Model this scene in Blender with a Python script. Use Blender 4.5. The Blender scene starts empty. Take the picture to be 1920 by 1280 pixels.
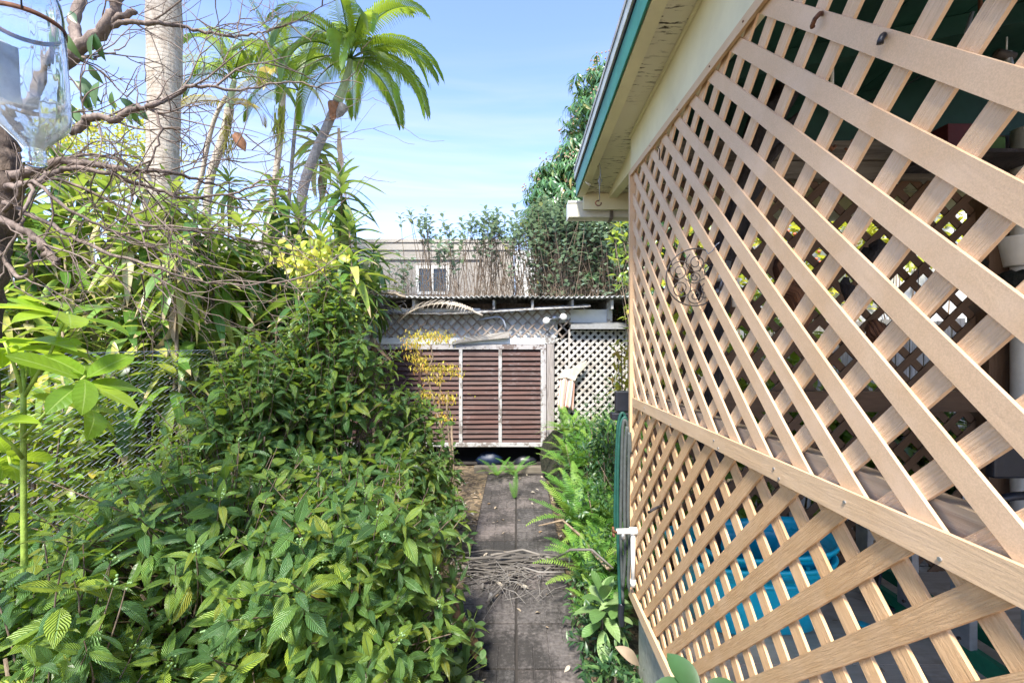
import bpy, math, random
import numpy as np
from mathutils import Vector, Matrix

R = math.radians
F = 820.0
CX, CY = 968.0, 641.0
HC = 1.9
def P(px, py, Y):
    return Vector(((px - CX) / F * Y, Y, HC - (py - CY) / F * Y))
def XX(px, Y): return (px - CX) / F * Y
def ZZ(py, Y): return HC - (py - CY) / F * Y

# ------------------------------------------------------------------ camera, world, sun, exposure
sc = bpy.context.scene
col = sc.collection
cam_d = bpy.data.cameras.new("camera")
cam = bpy.data.objects.new("camera", cam_d)
col.objects.link(cam)
cam.location = (0, 0, HC)
cam.rotation_euler = (R(90), 0, 0)
cam_d.sensor_width = 36.0
cam_d.lens = 36.0 * F / 1920.0
cam_d.shift_x = -8.0 / 1920.0
cam_d.shift_y = 1.0 / 1920.0
cam_d.clip_start = 0.05
cam_d.clip_end = 1500
sc.camera = cam

SUN_EL, SUN_AZ = R(54), R(-164)      # azimuth from +Y towards +X
world = bpy.data.worlds.new("World")
sc.world = world
world.use_nodes = True
wn, wl = world.node_tree.nodes, world.node_tree.links
wn.clear()
w_out = wn.new('ShaderNodeOutputWorld')
w_bg = wn.new('ShaderNodeBackground')
w_sky = wn.new('ShaderNodeTexSky')
w_sky.sky_type = 'NISHITA'
w_sky.sun_disc = False
w_sky.sun_elevation = SUN_EL
w_sky.sun_rotation = SUN_AZ
w_sky.air_density = 1.0
w_sky.dust_density = 0.1
w_sky.ozone_density = 2.2
w_bg.inputs['Strength'].default_value = 0.062
w_tc = wn.new('ShaderNodeTexCoord')
w_map = wn.new('ShaderNodeMapping')
w_map.inputs['Scale'].default_value = (1.3, 1.3, 15.0)
w_map.inputs['Rotation'].default_value = (0.03, 0.05, 0.4)
w_noise = wn.new('ShaderNodeTexNoise')
w_noise.inputs['Scale'].default_value = 1.7
w_noise.inputs['Detail'].default_value = 6
w_noise.inputs['Roughness'].default_value = 0.5
w_noise.inputs['Distortion'].default_value = 0.4
w_ramp = wn.new('ShaderNodeValToRGB')
w_ramp.color_ramp.elements[0].position = 0.36
w_ramp.color_ramp.elements[0].color = (0, 0, 0, 1)
w_ramp.color_ramp.elements[1].position = 0.68
w_ramp.color_ramp.elements[1].color = (0.85, 0.85, 0.85, 1)
w_sep = wn.new('ShaderNodeSeparateXYZ')
w_el = wn.new('ShaderNodeMapRange')
w_el.inputs['From Min'].default_value = 0.58
w_el.inputs['From Max'].default_value = 0.12
w_mul = wn.new('ShaderNodeMath'); w_mul.operation = 'MULTIPLY'
w_mix = wn.new('ShaderNodeMix'); w_mix.data_type = 'RGBA'
w_mix.inputs['B'].default_value = (2.0, 1.95, 1.96, 1)
wl.new(w_tc.outputs['Generated'], w_map.inputs['Vector'])
wl.new(w_map.outputs['Vector'], w_noise.inputs['Vector'])
wl.new(w_noise.outputs['Fac'], w_ramp.inputs['Fac'])
wl.new(w_tc.outputs['Generated'], w_sep.inputs['Vector'])
wl.new(w_sep.outputs['Z'], w_el.inputs['Value'])
wl.new(w_ramp.outputs['Color'], w_mul.inputs[0])
wl.new(w_el.outputs['Result'], w_mul.inputs[1])
wl.new(w_mul.outputs[0], w_mix.inputs['Factor'])
w_tint = wn.new('ShaderNodeMix'); w_tint.data_type = 'RGBA'; w_tint.blend_type = 'MULTIPLY'
w_tint.inputs['Factor'].default_value = 1.0
w_tint.inputs['B'].default_value = (0.74, 0.70, 0.80, 1)
wl.new(w_sky.outputs['Color'], w_tint.inputs['A'])
wl.new(w_tint.outputs['Result'], w_mix.inputs['A'])
wl.new(w_mix.outputs['Result'], w_bg.inputs['Color'])
wl.new(w_bg.outputs[0], w_out.inputs['Surface'])

sun_d = bpy.data.lights.new("sun", 'SUN')
sun_d.energy = 1.35
sun_d.angle = R(10)
sun_d.color = (1.0, 0.94, 0.84)
sun = bpy.data.objects.new("sun", sun_d)
col.objects.link(sun)
SUNV = Vector((math.sin(SUN_AZ) * math.cos(SUN_EL), math.cos(SUN_AZ) * math.cos(SUN_EL), math.sin(SUN_EL)))
sun.rotation_euler = SUNV.to_track_quat('Z', 'Y').to_euler()
sun.location = (5, 5, 12)

sc.render.engine = 'CYCLES'
sc.view_settings.view_transform = 'Standard'
sc.view_settings.look = 'None'
sc.view_settings.gamma = 1
sc.view_settings.use_curve_mapping = False
sc.view_settings.exposure = 3.3
sc.cycles.max_bounces = 8
sc.cycles.diffuse_bounces = 5
sc.cycles.transparent_max_bounces = 8
sc.cycles.transmission_bounces = 8

rng = np.random.default_rng(7)
random.seed(7)
U = rng.uniform

# ------------------------------------------------------------------ helpers
def link(o, parent=None):
    col.objects.link(o)
    if parent is not None:
        o.parent = parent
    return o

def tag(o, label=None, cat=None, group=None, kind=None):
    if label: o['label'] = label
    if cat: o['category'] = cat
    if group: o['group'] = group
    if kind: o['kind'] = kind
    return o

def empty(name, loc, label, cat, group=None, kind=None):
    o = bpy.data.objects.new(name, None)
    o.empty_display_size = 0.1
    link(o)
    o.location = loc
    return tag(o, label, cat, group, kind)

def rot_to(d, up=(0, 0, 1)):
    """3x3 with Y axis along d and Z as near as possible to up"""
    d = np.asarray(d, float); d = d / (np.linalg.norm(d) + 1e-9)
    up = np.asarray(up, float)
    x = np.cross(d, up)
    n = np.linalg.norm(x)
    if n < 1e-5:
        x = np.cross(d, (1, 0.01, 0)); n = np.linalg.norm(x)
    x /= n
    z = np.cross(x, d)
    return np.stack([x, d, z], axis=1)

class MB:
    def __init__(s):
        s.v = []; s.f = []; s.uv = []
    def add(s, verts, faces, uvs=None):
        b = len(s.v)
        s.v.extend([tuple(map(float, p)) for p in verts])
        for k, f in enumerate(faces):
            s.f.append(tuple(i + b for i in f))
            if uvs is None:
                s.uv.extend([(0.0, 0.0)] * len(f))
            else:
                s.uv.extend([tuple(uvs[i]) for i in f])
        return s
    def box(s, lo, hi, M=None, taper=None):
        x0, y0, z0 = lo; x1, y1, z1 = hi
        vs = [(x0,y0,z0),(x1,y0,z0),(x1,y1,z0),(x0,y1,z0),(x0,y0,z1),(x1,y0,z1),(x1,y1,z1),(x0,y1,z1)]
        dims = [abs(x1-x0), abs(y1-y0), abs(z1-z0)]
        ax = int(np.argmax(dims))
        o1, o2 = [k for k in range(3) if k != ax]
        uv = [(v[ax], v[o1] + v[o2]) for v in vs]
        if M is not None:
            vs = [tuple(M @ Vector(v)) for v in vs]
        return s.add(vs, [(0,3,2,1),(4,5,6,7),(0,1,5,4),(1,2,6,5),(2,3,7,6),(3,0,4,7)], uv)
    def beam(s, a, b, w, h, up=(0,0,1)):
        """rectangular bar from a to b, width w sideways, height h along up"""
        a = np.asarray(a, float); b = np.asarray(b, float)
        L = np.linalg.norm(b - a)
        M = rot_to(b - a, up)
        vs = []; uv = []
        for y in (0, L):
            for x, z in ((-w/2, -h/2), (w/2, -h/2), (w/2, h/2), (-w/2, h/2)):
                vs.append(a + M @ np.array((x, y, z))); uv.append((y, x + z))
        return s.add(vs, [(0,1,2,3),(7,6,5,4),(0,4,5,1),(1,5,6,2),(2,6,7,3),(3,7,4,0)], uv)
    def tube(s, pts, rad, n=8, cap=True, prof=None):
        pts = [np.asarray(p, float) for p in pts]
        m = len(pts)
        if not hasattr(rad, '__len__'): rad = [rad] * m
        T = []
        for i in range(m):
            a = pts[max(i-1, 0)]; b = pts[min(i+1, m-1)]
            t = b - a; T.append(t / (np.linalg.norm(t) + 1e-9))
        ref = np.array((0.0, 0.0, 1.0)) if abs(T[0][2]) < 0.9 else np.array((1.0, 0.0, 0.0))
        x = np.cross(T[0], ref); x /= np.linalg.norm(x)
        vs = []; uv = []; acc = 0
        for i in range(m):
            x = x - T[i] * np.dot(x, T[i]); x /= (np.linalg.norm(x) + 1e-9)
            y = np.cross(T[i], x)
            if i: acc += np.linalg.norm(pts[i] - pts[i-1])
            for k in range(n):
                a = 2 * math.pi * k / n
                r = rad[i] * (prof(i, k) if prof else 1.0)
                vs.append(pts[i] + r * (math.cos(a) * x + math.sin(a) * y))
                uv.append((acc, rad[i] * 6.28 * abs(((k / n * 2 + 1) % 2) - 1)))
        fs = []
        for i in range(m - 1):
            for k in range(n):
                fs.append((i*n + k, i*n + (k+1) % n, (i+1)*n + (k+1) % n, (i+1)*n + k))
        if cap:
            fs.append(tuple(range(n-1, -1, -1)))
            fs.append(tuple((m-1)*n + k for k in range(n)))
        return s.add(vs, fs, uv)
    def lathe(s, prof, n=32, c=(0,0,0), M=None):
        vs = []; fs = []
        m = len(prof)
        for (r, z) in prof:
            for k in range(n):
                a = 2 * math.pi * k / n
                v = Vector((r * math.cos(a), r * math.sin(a), z))
                if M is not None: v = M @ v
                vs.append(v + Vector(c))
        for i in range(m - 1):
            for k in range(n):
                fs.append((i*n + k, i*n + (k+1) % n, (i+1)*n + (k+1) % n, (i+1)*n + k))
        return s.add(vs, fs)
    def ball(s, c, r, n=8, m=6, sq=(1,1,1), jit=0.0):
        vs = []; fs = []
        for i in range(m + 1):
            t = math.pi * i / m
            for k in range(n):
                a = 2 * math.pi * k / n
                j = 1 + (random.uniform(-jit, jit) if 0 < i < m else 0)
                vs.append((c[0] + r*j*sq[0]*math.sin(t)*math.cos(a), c[1] + r*j*sq[1]*math.sin(t)*math.sin(a), c[2] + r*j*sq[2]*math.cos(t)))
        for i in range(m):
            for k in range(n):
                fs.append((i*n + k, (i+1)*n + k, (i+1)*n + (k+1) % n, i*n + (k+1) % n))
        return s.add(vs, fs)
    def mesh(s, name, mat, smooth=False, bevel=0):
        me = bpy.data.meshes.new(name)
        me.from_pydata(s.v, [], s.f)
        if s.uv:
            ul = me.uv_layers.new(name="UVMap")
            ul.data.foreach_set('uv', np.array(s.uv, dtype=np.float32).ravel())
        if smooth:
            me.polygons.foreach_set('use_smooth', [True] * len(me.polygons))
        me.materials.append(mat)
        me.update()
        return me
    def build(s, name, mat, parent=None, smooth=False, kind=None, bevel=0):
        o = bpy.data.objects.new(name, s.mesh(name, mat, smooth))
        link(o, parent)
        if parent is not None:
            o.matrix_parent_inverse = Matrix.Translation(-parent_loc(parent))
        if kind: o['kind'] = kind
        if bevel:
            m = o.modifiers.new('bevel', 'BEVEL'); m.width = bevel; m.segments = 2; m.limit_method = 'ANGLE'
        return o

def parent_loc(p):
    """world translation of a chain of unrotated parents"""
    v = Vector((0, 0, 0))
    while p is not None:
        v = v + p.location if p.parent is None else v + p.location + p.matrix_parent_inverse.translation
        p = p.parent
    return v

# ------------------------------------------------------------------ materials
class NT:
    def __init__(s, name):
        s.m = bpy.data.materials.new(name); s.m.use_nodes = True
        s.n = s.m.node_tree.nodes; s.l = s.m.node_tree.links
        s.n.clear()
        s.out = s.n.new('ShaderNodeOutputMaterial')
    def new(s, t, **kw):
        nd = s.n.new(t)
        for k, v in kw.items():
            if k in ('operation', 'data_type', 'noise_dimensions', 'feature', 'distance', 'attribute_name', 'attribute_type', 'blend_type', 'wave_type', 'bands_direction', 'invert', 'clamp_factor', 'interpolation_type'):
                setattr(nd, k, v)
            else:
                inp = nd.inputs[k.replace('_', ' ')] if k.replace('_', ' ') in nd.inputs else nd.inputs[k]
                s.set(inp, v)
        return nd
    def set(s, inp, v):
        if isinstance(v, bpy.types.NodeSocket): s.l.new(v, inp)
        elif isinstance(v, bpy.types.Node): s.l.new(v.outputs[0], inp)
        else:
            if isinstance(v, (tuple, list)) and len(v) == 3 and inp.type == 'RGBA': v = (*v, 1)
            inp.default_value = v
    def math(s, op, a, b=None, c=None, clamp=False):
        nd = s.n.new('ShaderNodeMath'); nd.operation = op; nd.use_clamp = clamp
        s.set(nd.inputs[0], a)
        if b is not None: s.set(nd.inputs[1], b)
        if c is not None: s.set(nd.inputs[2], c)
        return nd.outputs[0]
    def mix(s, f, a, b, blend='MIX'):
        nd = s.n.new('ShaderNodeMix'); nd.data_type = 'RGBA'; nd.blend_type = blend
        s.set(nd.inputs['Factor'], f); s.set(nd.inputs['A'], a); s.set(nd.inputs['B'], b)
        return nd.outputs['Result']
    def ramp(s, f, stops):
        nd = s.n.new('ShaderNodeValToRGB')
        e = nd.color_ramp.elements
        while len(e) < len(stops): e.new(0.5)
        for k, (p, c) in enumerate(stops):
            e[k].position = p
            c = (c, c, c) if not hasattr(c, '__len__') else c
            e[k].color = (*c, 1)
        s.set(nd.inputs['Fac'], f)
        return nd.outputs['Color']
    def noise(s, vec, scale, detail=4, rough=0.55, dist=0.0):
        nd = s.n.new('ShaderNodeTexNoise')
        if vec is not None: s.set(nd.inputs['Vector'], vec)
        nd.inputs['Scale'].default_value = scale; nd.inputs['Detail'].default_value = detail
        nd.inputs['Roughness'].default_value = rough; nd.inputs['Distortion'].default_value = dist
        return nd.outputs['Fac']
    def mapping(s, vec, scale=(1,1,1), loc=(0,0,0), rot=(0,0,0)):
        nd = s.n.new('ShaderNodeMapping')
        s.set(nd.inputs['Vector'], vec)
        s.set(nd.inputs['Scale'], scale); s.set(nd.inputs['Location'], loc); s.set(nd.inputs['Rotation'], rot)
        return nd.outputs[0]
    def obj(s): return s.tc().outputs['Object']
    def tc(s):
        if not hasattr(s, '_tc'): s._tc = s.n.new('ShaderNodeTexCoord')
        return s._tc
    def pos(s):
        if not hasattr(s, '_geo'): s._geo = s.n.new('ShaderNodeNewGeometry')
        return s._geo.outputs['Position']
    def rand(s):
        if not hasattr(s, '_oi'): s._oi = s.n.new('ShaderNodeObjectInfo')
        return s._oi.outputs['Random']
    def bump(s, h, strength=0.3, dist=0.01):
        nd = s.n.new('ShaderNodeBump')
        s.set(nd.inputs['Height'], h); nd.inputs['Strength'].default_value = strength; nd.inputs['Distance'].default_value = dist
        return nd.outputs[0]
    def bsdf(s, color, rough=0.6, normal=None, spec=0.4, metal=0.0, **kw):
        nd = s.n.new('ShaderNodeBsdfPrincipled')
        s.set(nd.inputs['Base Color'], color); s.set(nd.inputs['Roughness'], rough)
        nd.inputs['Specular IOR Level'].default_value = spec; s.set(nd.inputs['Metallic'], metal)
        if normal is not None: s.l.new(normal, nd.inputs['Normal'])
        for k, v in kw.items(): s.set(nd.inputs[k.replace('_', ' ')], v)
        return nd.outputs[0]
    def done(s, sh):
        s.l.new(sh, s.out.inputs['Surface']); return s.m

def m_plain(name, c, rough=0.6, var=0.25, scale=12, bump=0.15, spec=0.4, metal=0.0, c2=None, dist=0.004):
    t = NT(name)
    n = t.noise(t.pos(), scale, 6, 0.6)
    c2 = c2 or tuple(x * (1 - var) for x in c)
    colr = t.mix(t.ramp(n, [(0.35, 0.0), (0.65, 1.0)]), c2, c)
    n2 = t.noise(t.pos(), scale * 6, 4, 0.6)
    return t.done(t.bsdf(colr, t.math('ADD', t.math('MULTIPLY', n2, 0.2), rough - 0.1), t.bump(n2, bump, dist), spec, metal))

def m_grain(name, c, dark, along=6, across=90, strength=0.5, rough=0.6, dist=0.003, gray=None, dirt=None, spec=0.3, stipple=0.0):
    """wood-like grain that runs along U of the UV map"""
    t = NT(name)
    uv = t.tc().outputs['UV']
    off = t.new('ShaderNodeCombineXYZ', X=t.math('MULTIPLY', t.rand(), 37.0), Y=t.math('MULTIPLY', t.rand(), 11.0))
    add = t.n.new('ShaderNodeVectorMath'); add.operation = 'ADD'
    t.l.new(uv, add.inputs[0]); t.l.new(off.outputs[0], add.inputs[1])
    g = t.noise(t.mapping(add.outputs[0], (along, across, 1)), 1.0, 5, 0.6, 0.6)
    g2 = t.noise(t.mapping(add.outputs[0], (along * .4, across * .12, 1)), 1.0, 3, 0.6, 1.5)
    gg = t.ramp(g, [(0.38, 0.0), (0.62, 1.0)])
    colr = t.mix(gg, dark, c)
    colr = t.mix(t.math('MULTIPLY', t.ramp(g2, [(0.35, 0.0), (0.7, 1.0)]), 0.55), colr, gray or tuple(x * 1.12 for x in c))
    if dirt:
        d = t.noise(t.pos(), 5, 7, 0.65)
        colr = t.mix(t.ramp(d, [(0.52, 0.0), (0.7, 0.75)]), colr, dirt)
    fine = t.noise(t.pos(), 260, 3, 0.7)
    if stipple:
        st = t.ramp(t.noise(t.pos(), 420, 3, 0.75), [(0.40, 0.0), (0.60, 1.0)])
        colr = t.mix(t.math('MULTIPLY', st, stipple), colr, tuple(x * 0.62 for x in c))
        blot = t.noise(t.pos(), 7, 4, 0.6)
        colr = t.mix(t.ramp(blot, [(0.50, 0.0), (0.68, 0.5)]), colr, tuple(min(1, x * q) for x, q in zip(c, (1.05, 1.12, 1.25))))
    h = t.math('ADD', gg, t.math('MULTIPLY', fine, 0.5))
    return t.done(t.bsdf(colr, rough, t.bump(h, strength, dist), spec))

def m_leaf(name, cols, trans, mixf=0.4, rough=0.4, spec=0.5, veins=0, vein_k=0.5, vein_strength=0.5, midrib=None, vein_col=0.0, tipc=None, back=1.2):
    """cols: ramp stops over the leaf's own random number"""
    t = NT(name)
    at = t.new('ShaderNodeAttribute', attribute_type='GEOMETRY', attribute_name='lv')
    rnd = t.math('FRACT', t.math('ADD', t.rand(), at.outputs['Fac']))
    colr = t.ramp(rnd, cols)
    n = t.noise(t.pos(), 9, 4, 0.6)
    colr = t.mix(0.5, colr, t.ramp(n, [(0.3, 0.25), (0.7, 0.75)]), 'OVERLAY')
    sep = t.new('ShaderNodeSeparateXYZ', Vector=t.tc().outputs['UV'])
    u = t.math('ABSOLUTE', t.math('SUBTRACT', sep.outputs['X'], 0.5))
    v = sep.outputs['Y']
    normal = None
    if veins:
        ph = t.math('MULTIPLY', t.math('SUBTRACT', v, t.math('MULTIPLY', u, vein_k)), veins * 6.2832)
        w = t.math('SINE', ph)
        w = t.math('ABSOLUTE', w)
        w = t.math('POWER', w, 0.6)
        rib = t.math('SMOOTH_MIN', t.math('MULTIPLY', u, 16.0), 1.0, 0.3)
        h = t.math('MULTIPLY', w, rib)
        normal = t.bump(h, vein_strength, 0.008)
        if vein_col:
            colr = t.mix(t.math('MULTIPLY', t.math('SUBTRACT', 1.0, h, clamp=True), vein_col), colr, tuple(min(1, x * 2.1 + .015) for x in cols[1][1]))
    if midrib:
        mr = t.math('LESS_THAN', u, 0.03)
        colr = t.mix(t.math('MULTIPLY', mr, 0.7), colr, midrib)
    if tipc:
        e = t.math('MULTIPLY', t.math('GREATER_THAN', t.math('ADD', v, t.math('MULTIPLY', n, 0.35)), 1.06), 0.9)
        colr = t.mix(e, colr, tipc)
    sh = t.bsdf(colr, rough, normal, spec)
    tr = t.new('ShaderNodeBsdfTranslucent')
    tcol = t.mix(0.35, trans, colr, 'MIX')
    tcol2 = t.mix(t.math('MULTIPLY', rnd, 0.35), tcol, tuple(x * .55 for x in trans))
    t.l.new(tcol2, tr.inputs['Color'])
    if normal is not None: t.l.new(normal, tr.inputs['Normal'])
    ms = t.n.new('ShaderNodeMixShader'); ms.inputs[0].default_value = mixf
    t.l.new(sh, ms.inputs[1]); t.l.new(tr.outputs[0], ms.inputs[2])
    return t.done(ms.outputs[0])

M = {}
def setup_materials():
    M['latA'] = m_grain('tan_plastic_smooth', (0.66, 0.45, 0.275), (0.62, 0.42, 0.25), 10, 30, 0.2, 0.5, 0.0008, (0.67, 0.48, 0.31), (0.60, 0.385, 0.21), stipple=0.4)
    M['latB'] = m_grain('tan_plastic_ribbed', (0.70, 0.475, 0.29), (0.56, 0.37, 0.215), 14, 300, 0.6, 0.5, 0.002, (0.71, 0.505, 0.32), (0.63, 0.41, 0.22), stipple=0.1)
    M['latC'] = m_grain('tan_plastic_ribbed_warm_light', (0.60, 0.375, 0.19), (0.48, 0.285, 0.135), 14, 300, 0.6, 0.5, 0.002, (0.61, 0.40, 0.215), (0.53, 0.305, 0.13), stipple=0.1)  # warmer copy for the lower panel; grazing sun put into the colour
    M['trim'] = m_grain('tan_trim', (0.60, 0.41, 0.24), (0.55, 0.37, 0.21), 5, 40, 0.3, 0.5, 0.0015, (0.62, 0.45, 0.28), stipple=0.25)
    M['postwood'] = m_grain('pale_rail_wood', (0.44, 0.34, 0.23), (0.32, 0.23, 0.15), 4, 60, 0.3, 0.7, 0.002)
    M['backlat'] = m_grain('brown_lattice', (0.115, 0.065, 0.036), (0.085, 0.047, 0.025), 9, 90, 0.3, 0.55, 0.001)
    M['cream'] = m_plain('cream_paint', (0.72, 0.68, 0.46), 0.5, 0.14, 5, 0.1)
    M['teal'] = m_plain('teal_green_paint', (0.025, 0.20, 0.135), 0.45, 0.25, 7, 0.15)
    M['drip'] = m_plain('pale_drip_edge', (0.48, 0.52, 0.50), 0.5, 0.3, 18, 0.2)
    M['darkline'] = m_plain('black_edge_line', (0.015, 0.017, 0.02), 0.8)
    M['gutter'] = m_plain('cream_plastic', (0.62, 0.61, 0.50), 0.35, 0.18, 8, 0.05)
    M['white'] = m_plain('white_plastic', (0.68, 0.67, 0.62), 0.4, 0.15, 14, 0.1)
    M['stucco'] = m_plain('pale_stucco', (0.45, 0.47, 0.38), 0.8, 0.3, 26, 1.0, dist=0.01)
    M['greenin'] = m_plain('dark_green_boards', (0.011, 0.06, 0.04), 0.5, 0.5, 3, 0.3)
    M['beamin'] = m_grain('weathered_beam', (0.17, 0.15, 0.12), (0.08, 0.065, 0.05), 3, 40, 0.5, 0.7)
    M['porchfloor'] = m_grain('porch_boards', (0.50, 0.41, 0.32), (0.38, 0.30, 0.22), 4, 40, 0.4, 0.6, 0.002, None, (0.26, 0.19, 0.13))
    M['metal'] = m_plain('grey_metal', (0.42, 0.43, 0.44), 0.4, 0.25, 25, 0.1, 0.5, 0.7)
    M['galv'] = m_plain('galvanised_wire', (0.34, 0.37, 0.42), 0.45, 0.25, 25, 0.1, 0.5, 0.6)
    M['rust'] = m_plain('rusty_iron', (0.16, 0.065, 0.03), 0.8, 0.6, 60, 0.4)
    M['iron'] = m_plain('dark_iron', (0.055, 0.045, 0.04), 0.6, 0.4, 60, 0.3)
    M['black'] = m_plain('black_plastic', (0.016, 0.018, 0.025), 0.4, 0.3, 20, 0.1)
    M['hoseG'] = m_plain('green_hose', (0.012, 0.075, 0.055), 0.55, 0.3, 30)
    M['hoseK'] = m_plain('grey_hose', (0.07, 0.08, 0.075), 0.6, 0.3, 30)
    M['tub'] = m_plain('turquoise_plastic', (0.005, 0.42, 0.56), 0.33, 0.12, 6, 0.05, 0.5)
    M['ladder'] = m_plain('green_fibreglass', (0.012, 0.16, 0.085), 0.5, 0.3, 18, 0.2)
    M['bark_dark'] = bark('dark_bark', (0.05, 0.043, 0.045), (0.012, 0.011, 0.013), 9)
    M['bark_grey'] = bark('grey_brown_bark', (0.24, 0.185, 0.15), (0.085, 0.062, 0.05), 30)
    M['bark_old'] = bark('old_trunk_bark', (0.16, 0.115, 0.085), (0.04, 0.028, 0.02), 22)
    M['cane'] = bark('pale_cane', (0.30, 0.23, 0.16), (0.12, 0.085, 0.055), 30)
    M['twig'] = bark('tan_twig', (0.21, 0.16, 0.115), (0.10, 0.07, 0.05), 30)
    M['stem_green'] = m_plain('green_stem', (0.30, 0.42, 0.07), 0.5, 0.45, 22, 0.5)
    M['palmtrunk'] = palm_bark('palm_bark', (0.42, 0.38, 0.32), (0.24, 0.19, 0.14), 9)
    M['palmtrunk2'] = palm_bark('grey_palm_bark', (0.30, 0.28, 0.27), (0.13, 0.12, 0.12), 14)
    M['shaft'] = m_plain('pale_green_crownshaft', (0.36, 0.44, 0.26), 0.5, 0.25, 6)
    M['deadleaf'] = m_leaf('dead_leaf', [(0, (0.20, 0.13, 0.075)), (0.5, (0.32, 0.26, 0.19)), (1, (0.42, 0.38, 0.32))], (0.4, 0.28, 0.13), 0.15, 0.75, 0.15)
    M['greyfrond'] = m_leaf('grey_dead_frond', [(0, (0.08, 0.072, 0.064)), (0.5, (0.16, 0.145, 0.13)), (1, (0.28, 0.265, 0.25))], (0.3, 0.25, 0.2), 0.1, 0.7, 0.2)
    M['coffee'] = m_leaf('coffee_shrub_leaf', [(0.0, (0.065, 0.15, 0.055)), (0.3, (0.10, 0.22, 0.07)), (0.6, (0.19, 0.33, 0.055)), (0.94, (0.36, 0.46, 0.05)), (1.0, (0.34, 0.30, 0.03))],  # yellow stops stand in for backlit leaves, besides some older yellow ones
                         (0.46, 0.64, 0.03), 0.40, 0.30, 0.85, 5.5, 0.7, 1.0, (0.24, 0.38, 0.17), 0.6)
    M['seedling'] = m_leaf('bright_seedling_leaf', [(0, (0.10, 0.21, 0.018)), (0.5, (0.18, 0.31, 0.025)), (1, (0.30, 0.42, 0.04))], (0.50, 0.68, 0.04), 0.5, 0.35, 0.5, 4, 0.3, 0.12, (0.34, 0.46, 0.12))
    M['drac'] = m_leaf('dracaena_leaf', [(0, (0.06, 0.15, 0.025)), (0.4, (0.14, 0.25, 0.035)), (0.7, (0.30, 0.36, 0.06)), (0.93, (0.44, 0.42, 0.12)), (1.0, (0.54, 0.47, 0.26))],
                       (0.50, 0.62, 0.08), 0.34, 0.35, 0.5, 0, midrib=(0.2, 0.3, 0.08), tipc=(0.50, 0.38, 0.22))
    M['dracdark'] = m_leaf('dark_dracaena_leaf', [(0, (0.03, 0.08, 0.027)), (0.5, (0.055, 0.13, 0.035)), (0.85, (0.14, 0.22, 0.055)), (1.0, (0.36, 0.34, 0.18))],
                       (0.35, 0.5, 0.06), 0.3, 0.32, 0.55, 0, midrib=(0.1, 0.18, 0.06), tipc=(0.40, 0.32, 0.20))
    M['fern'] = m_leaf('fern_frond', [(0, (0.06, 0.17, 0.03)), (0.6, (0.115, 0.27, 0.045)), (1, (0.25, 0.38, 0.065))], (0.40, 0.62, 0.06), 0.35, 0.5, 0.35)
    M['mango'] = m_leaf('mango_leaf', [(0, (0.045, 0.12, 0.055)), (0.6, (0.075, 0.18, 0.07)), (0.93, (0.12, 0.24, 0.07)), (1.0, (0.34, 0.24, 0.09))], (0.30, 0.45, 0.05), 0.28, 0.32, 0.6)
    M['calo'] = m_leaf('grey_green_leaf', [(0, (0.12, 0.19, 0.15)), (0.6, (0.19, 0.28, 0.22)), (0.97, (0.26, 0.36, 0.28)), (1.0, (0.5, 0.42, 0.1))], (0.35, 0.48, 0.2), 0.25, 0.5, 0.4)
    M['palm'] = m_leaf('palm_leaflet', [(0, (0.035, 0.10, 0.018)), (0.6, (0.07, 0.16, 0.025)), (1, (0.13, 0.22, 0.03))], (0.52, 0.66, 0.05), 0.45, 0.32, 0.5)
    M['palmyellow'] = m_leaf('yellowing_palm_leaflet', [(0, (0.18, 0.20, 0.04)), (0.5, (0.32, 0.28, 0.06)), (1, (0.40, 0.28, 0.10))], (0.75, 0.66, 0.12), 0.42, 0.4, 0.4)
    M['gold'] = m_leaf('golden_aralia_leaf', [(0, (0.38, 0.34, 0.03)), (0.6, (0.52, 0.46, 0.06)), (0.8, (0.55, 0.34, 0.08)), (1, (0.50, 0.22, 0.08))], (0.95, 0.80, 0.12), 0.45, 0.45, 0.4)
    M['vine'] = m_leaf('yellow_green_vine_leaf', [(0, (0.20, 0.28, 0.03)), (0.6, (0.36, 0.38, 0.04)), (1, (0.48, 0.40, 0.05))], (0.85, 0.85, 0.08), 0.42, 0.4, 0.4)
    M['round'] = m_leaf('round_pale_leaf', [(0, (0.08, 0.16, 0.05)), (0.6, (0.13, 0.24, 0.07)), (1, (0.24, 0.34, 0.14))], (0.4, 0.55, 0.12), 0.3, 0.45, 0.4, 5, 0.3, 0.3)
    M['hedge'] = m_leaf('garden_leaf', [(0, (0.08, 0.17, 0.025)), (0.5, (0.17, 0.29, 0.04)), (0.9, (0.32, 0.42, 0.06)), (1, (0.45, 0.38, 0.06))], (0.6, 0.7, 0.07), 0.4, 0.35, 0.5)
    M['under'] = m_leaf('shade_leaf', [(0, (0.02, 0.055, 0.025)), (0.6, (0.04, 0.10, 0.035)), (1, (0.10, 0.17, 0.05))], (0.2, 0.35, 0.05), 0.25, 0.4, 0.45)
    M['flower'] = m_plain('pale_green_buds', (0.20, 0.32, 0.13), 0.6, 0.3, 80)
    M['pinkflower'] = m_plain('coral_petals', (0.75, 0.16, 0.08), 0.6, 0.3, 80)
    M['slatwhite'] = m_grain('peeling_grey_slats', (0.46, 0.44, 0.41), (0.24, 0.21, 0.18), 5, 120, 0.5, 0.7, 0.002, (0.58, 0.57, 0.55), (0.2, 0.16, 0.12))
    M['slatbrown'] = m_grain('bare_brown_slats', (0.23, 0.18, 0.145), (0.11, 0.08, 0.06), 5, 120, 0.5, 0.7, 0.002, (0.34, 0.31, 0.28))
    M['shedwhite'] = m_plain('pale_backing_panel', (0.60, 0.62, 0.62), 0.7, 0.12, 8)
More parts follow.
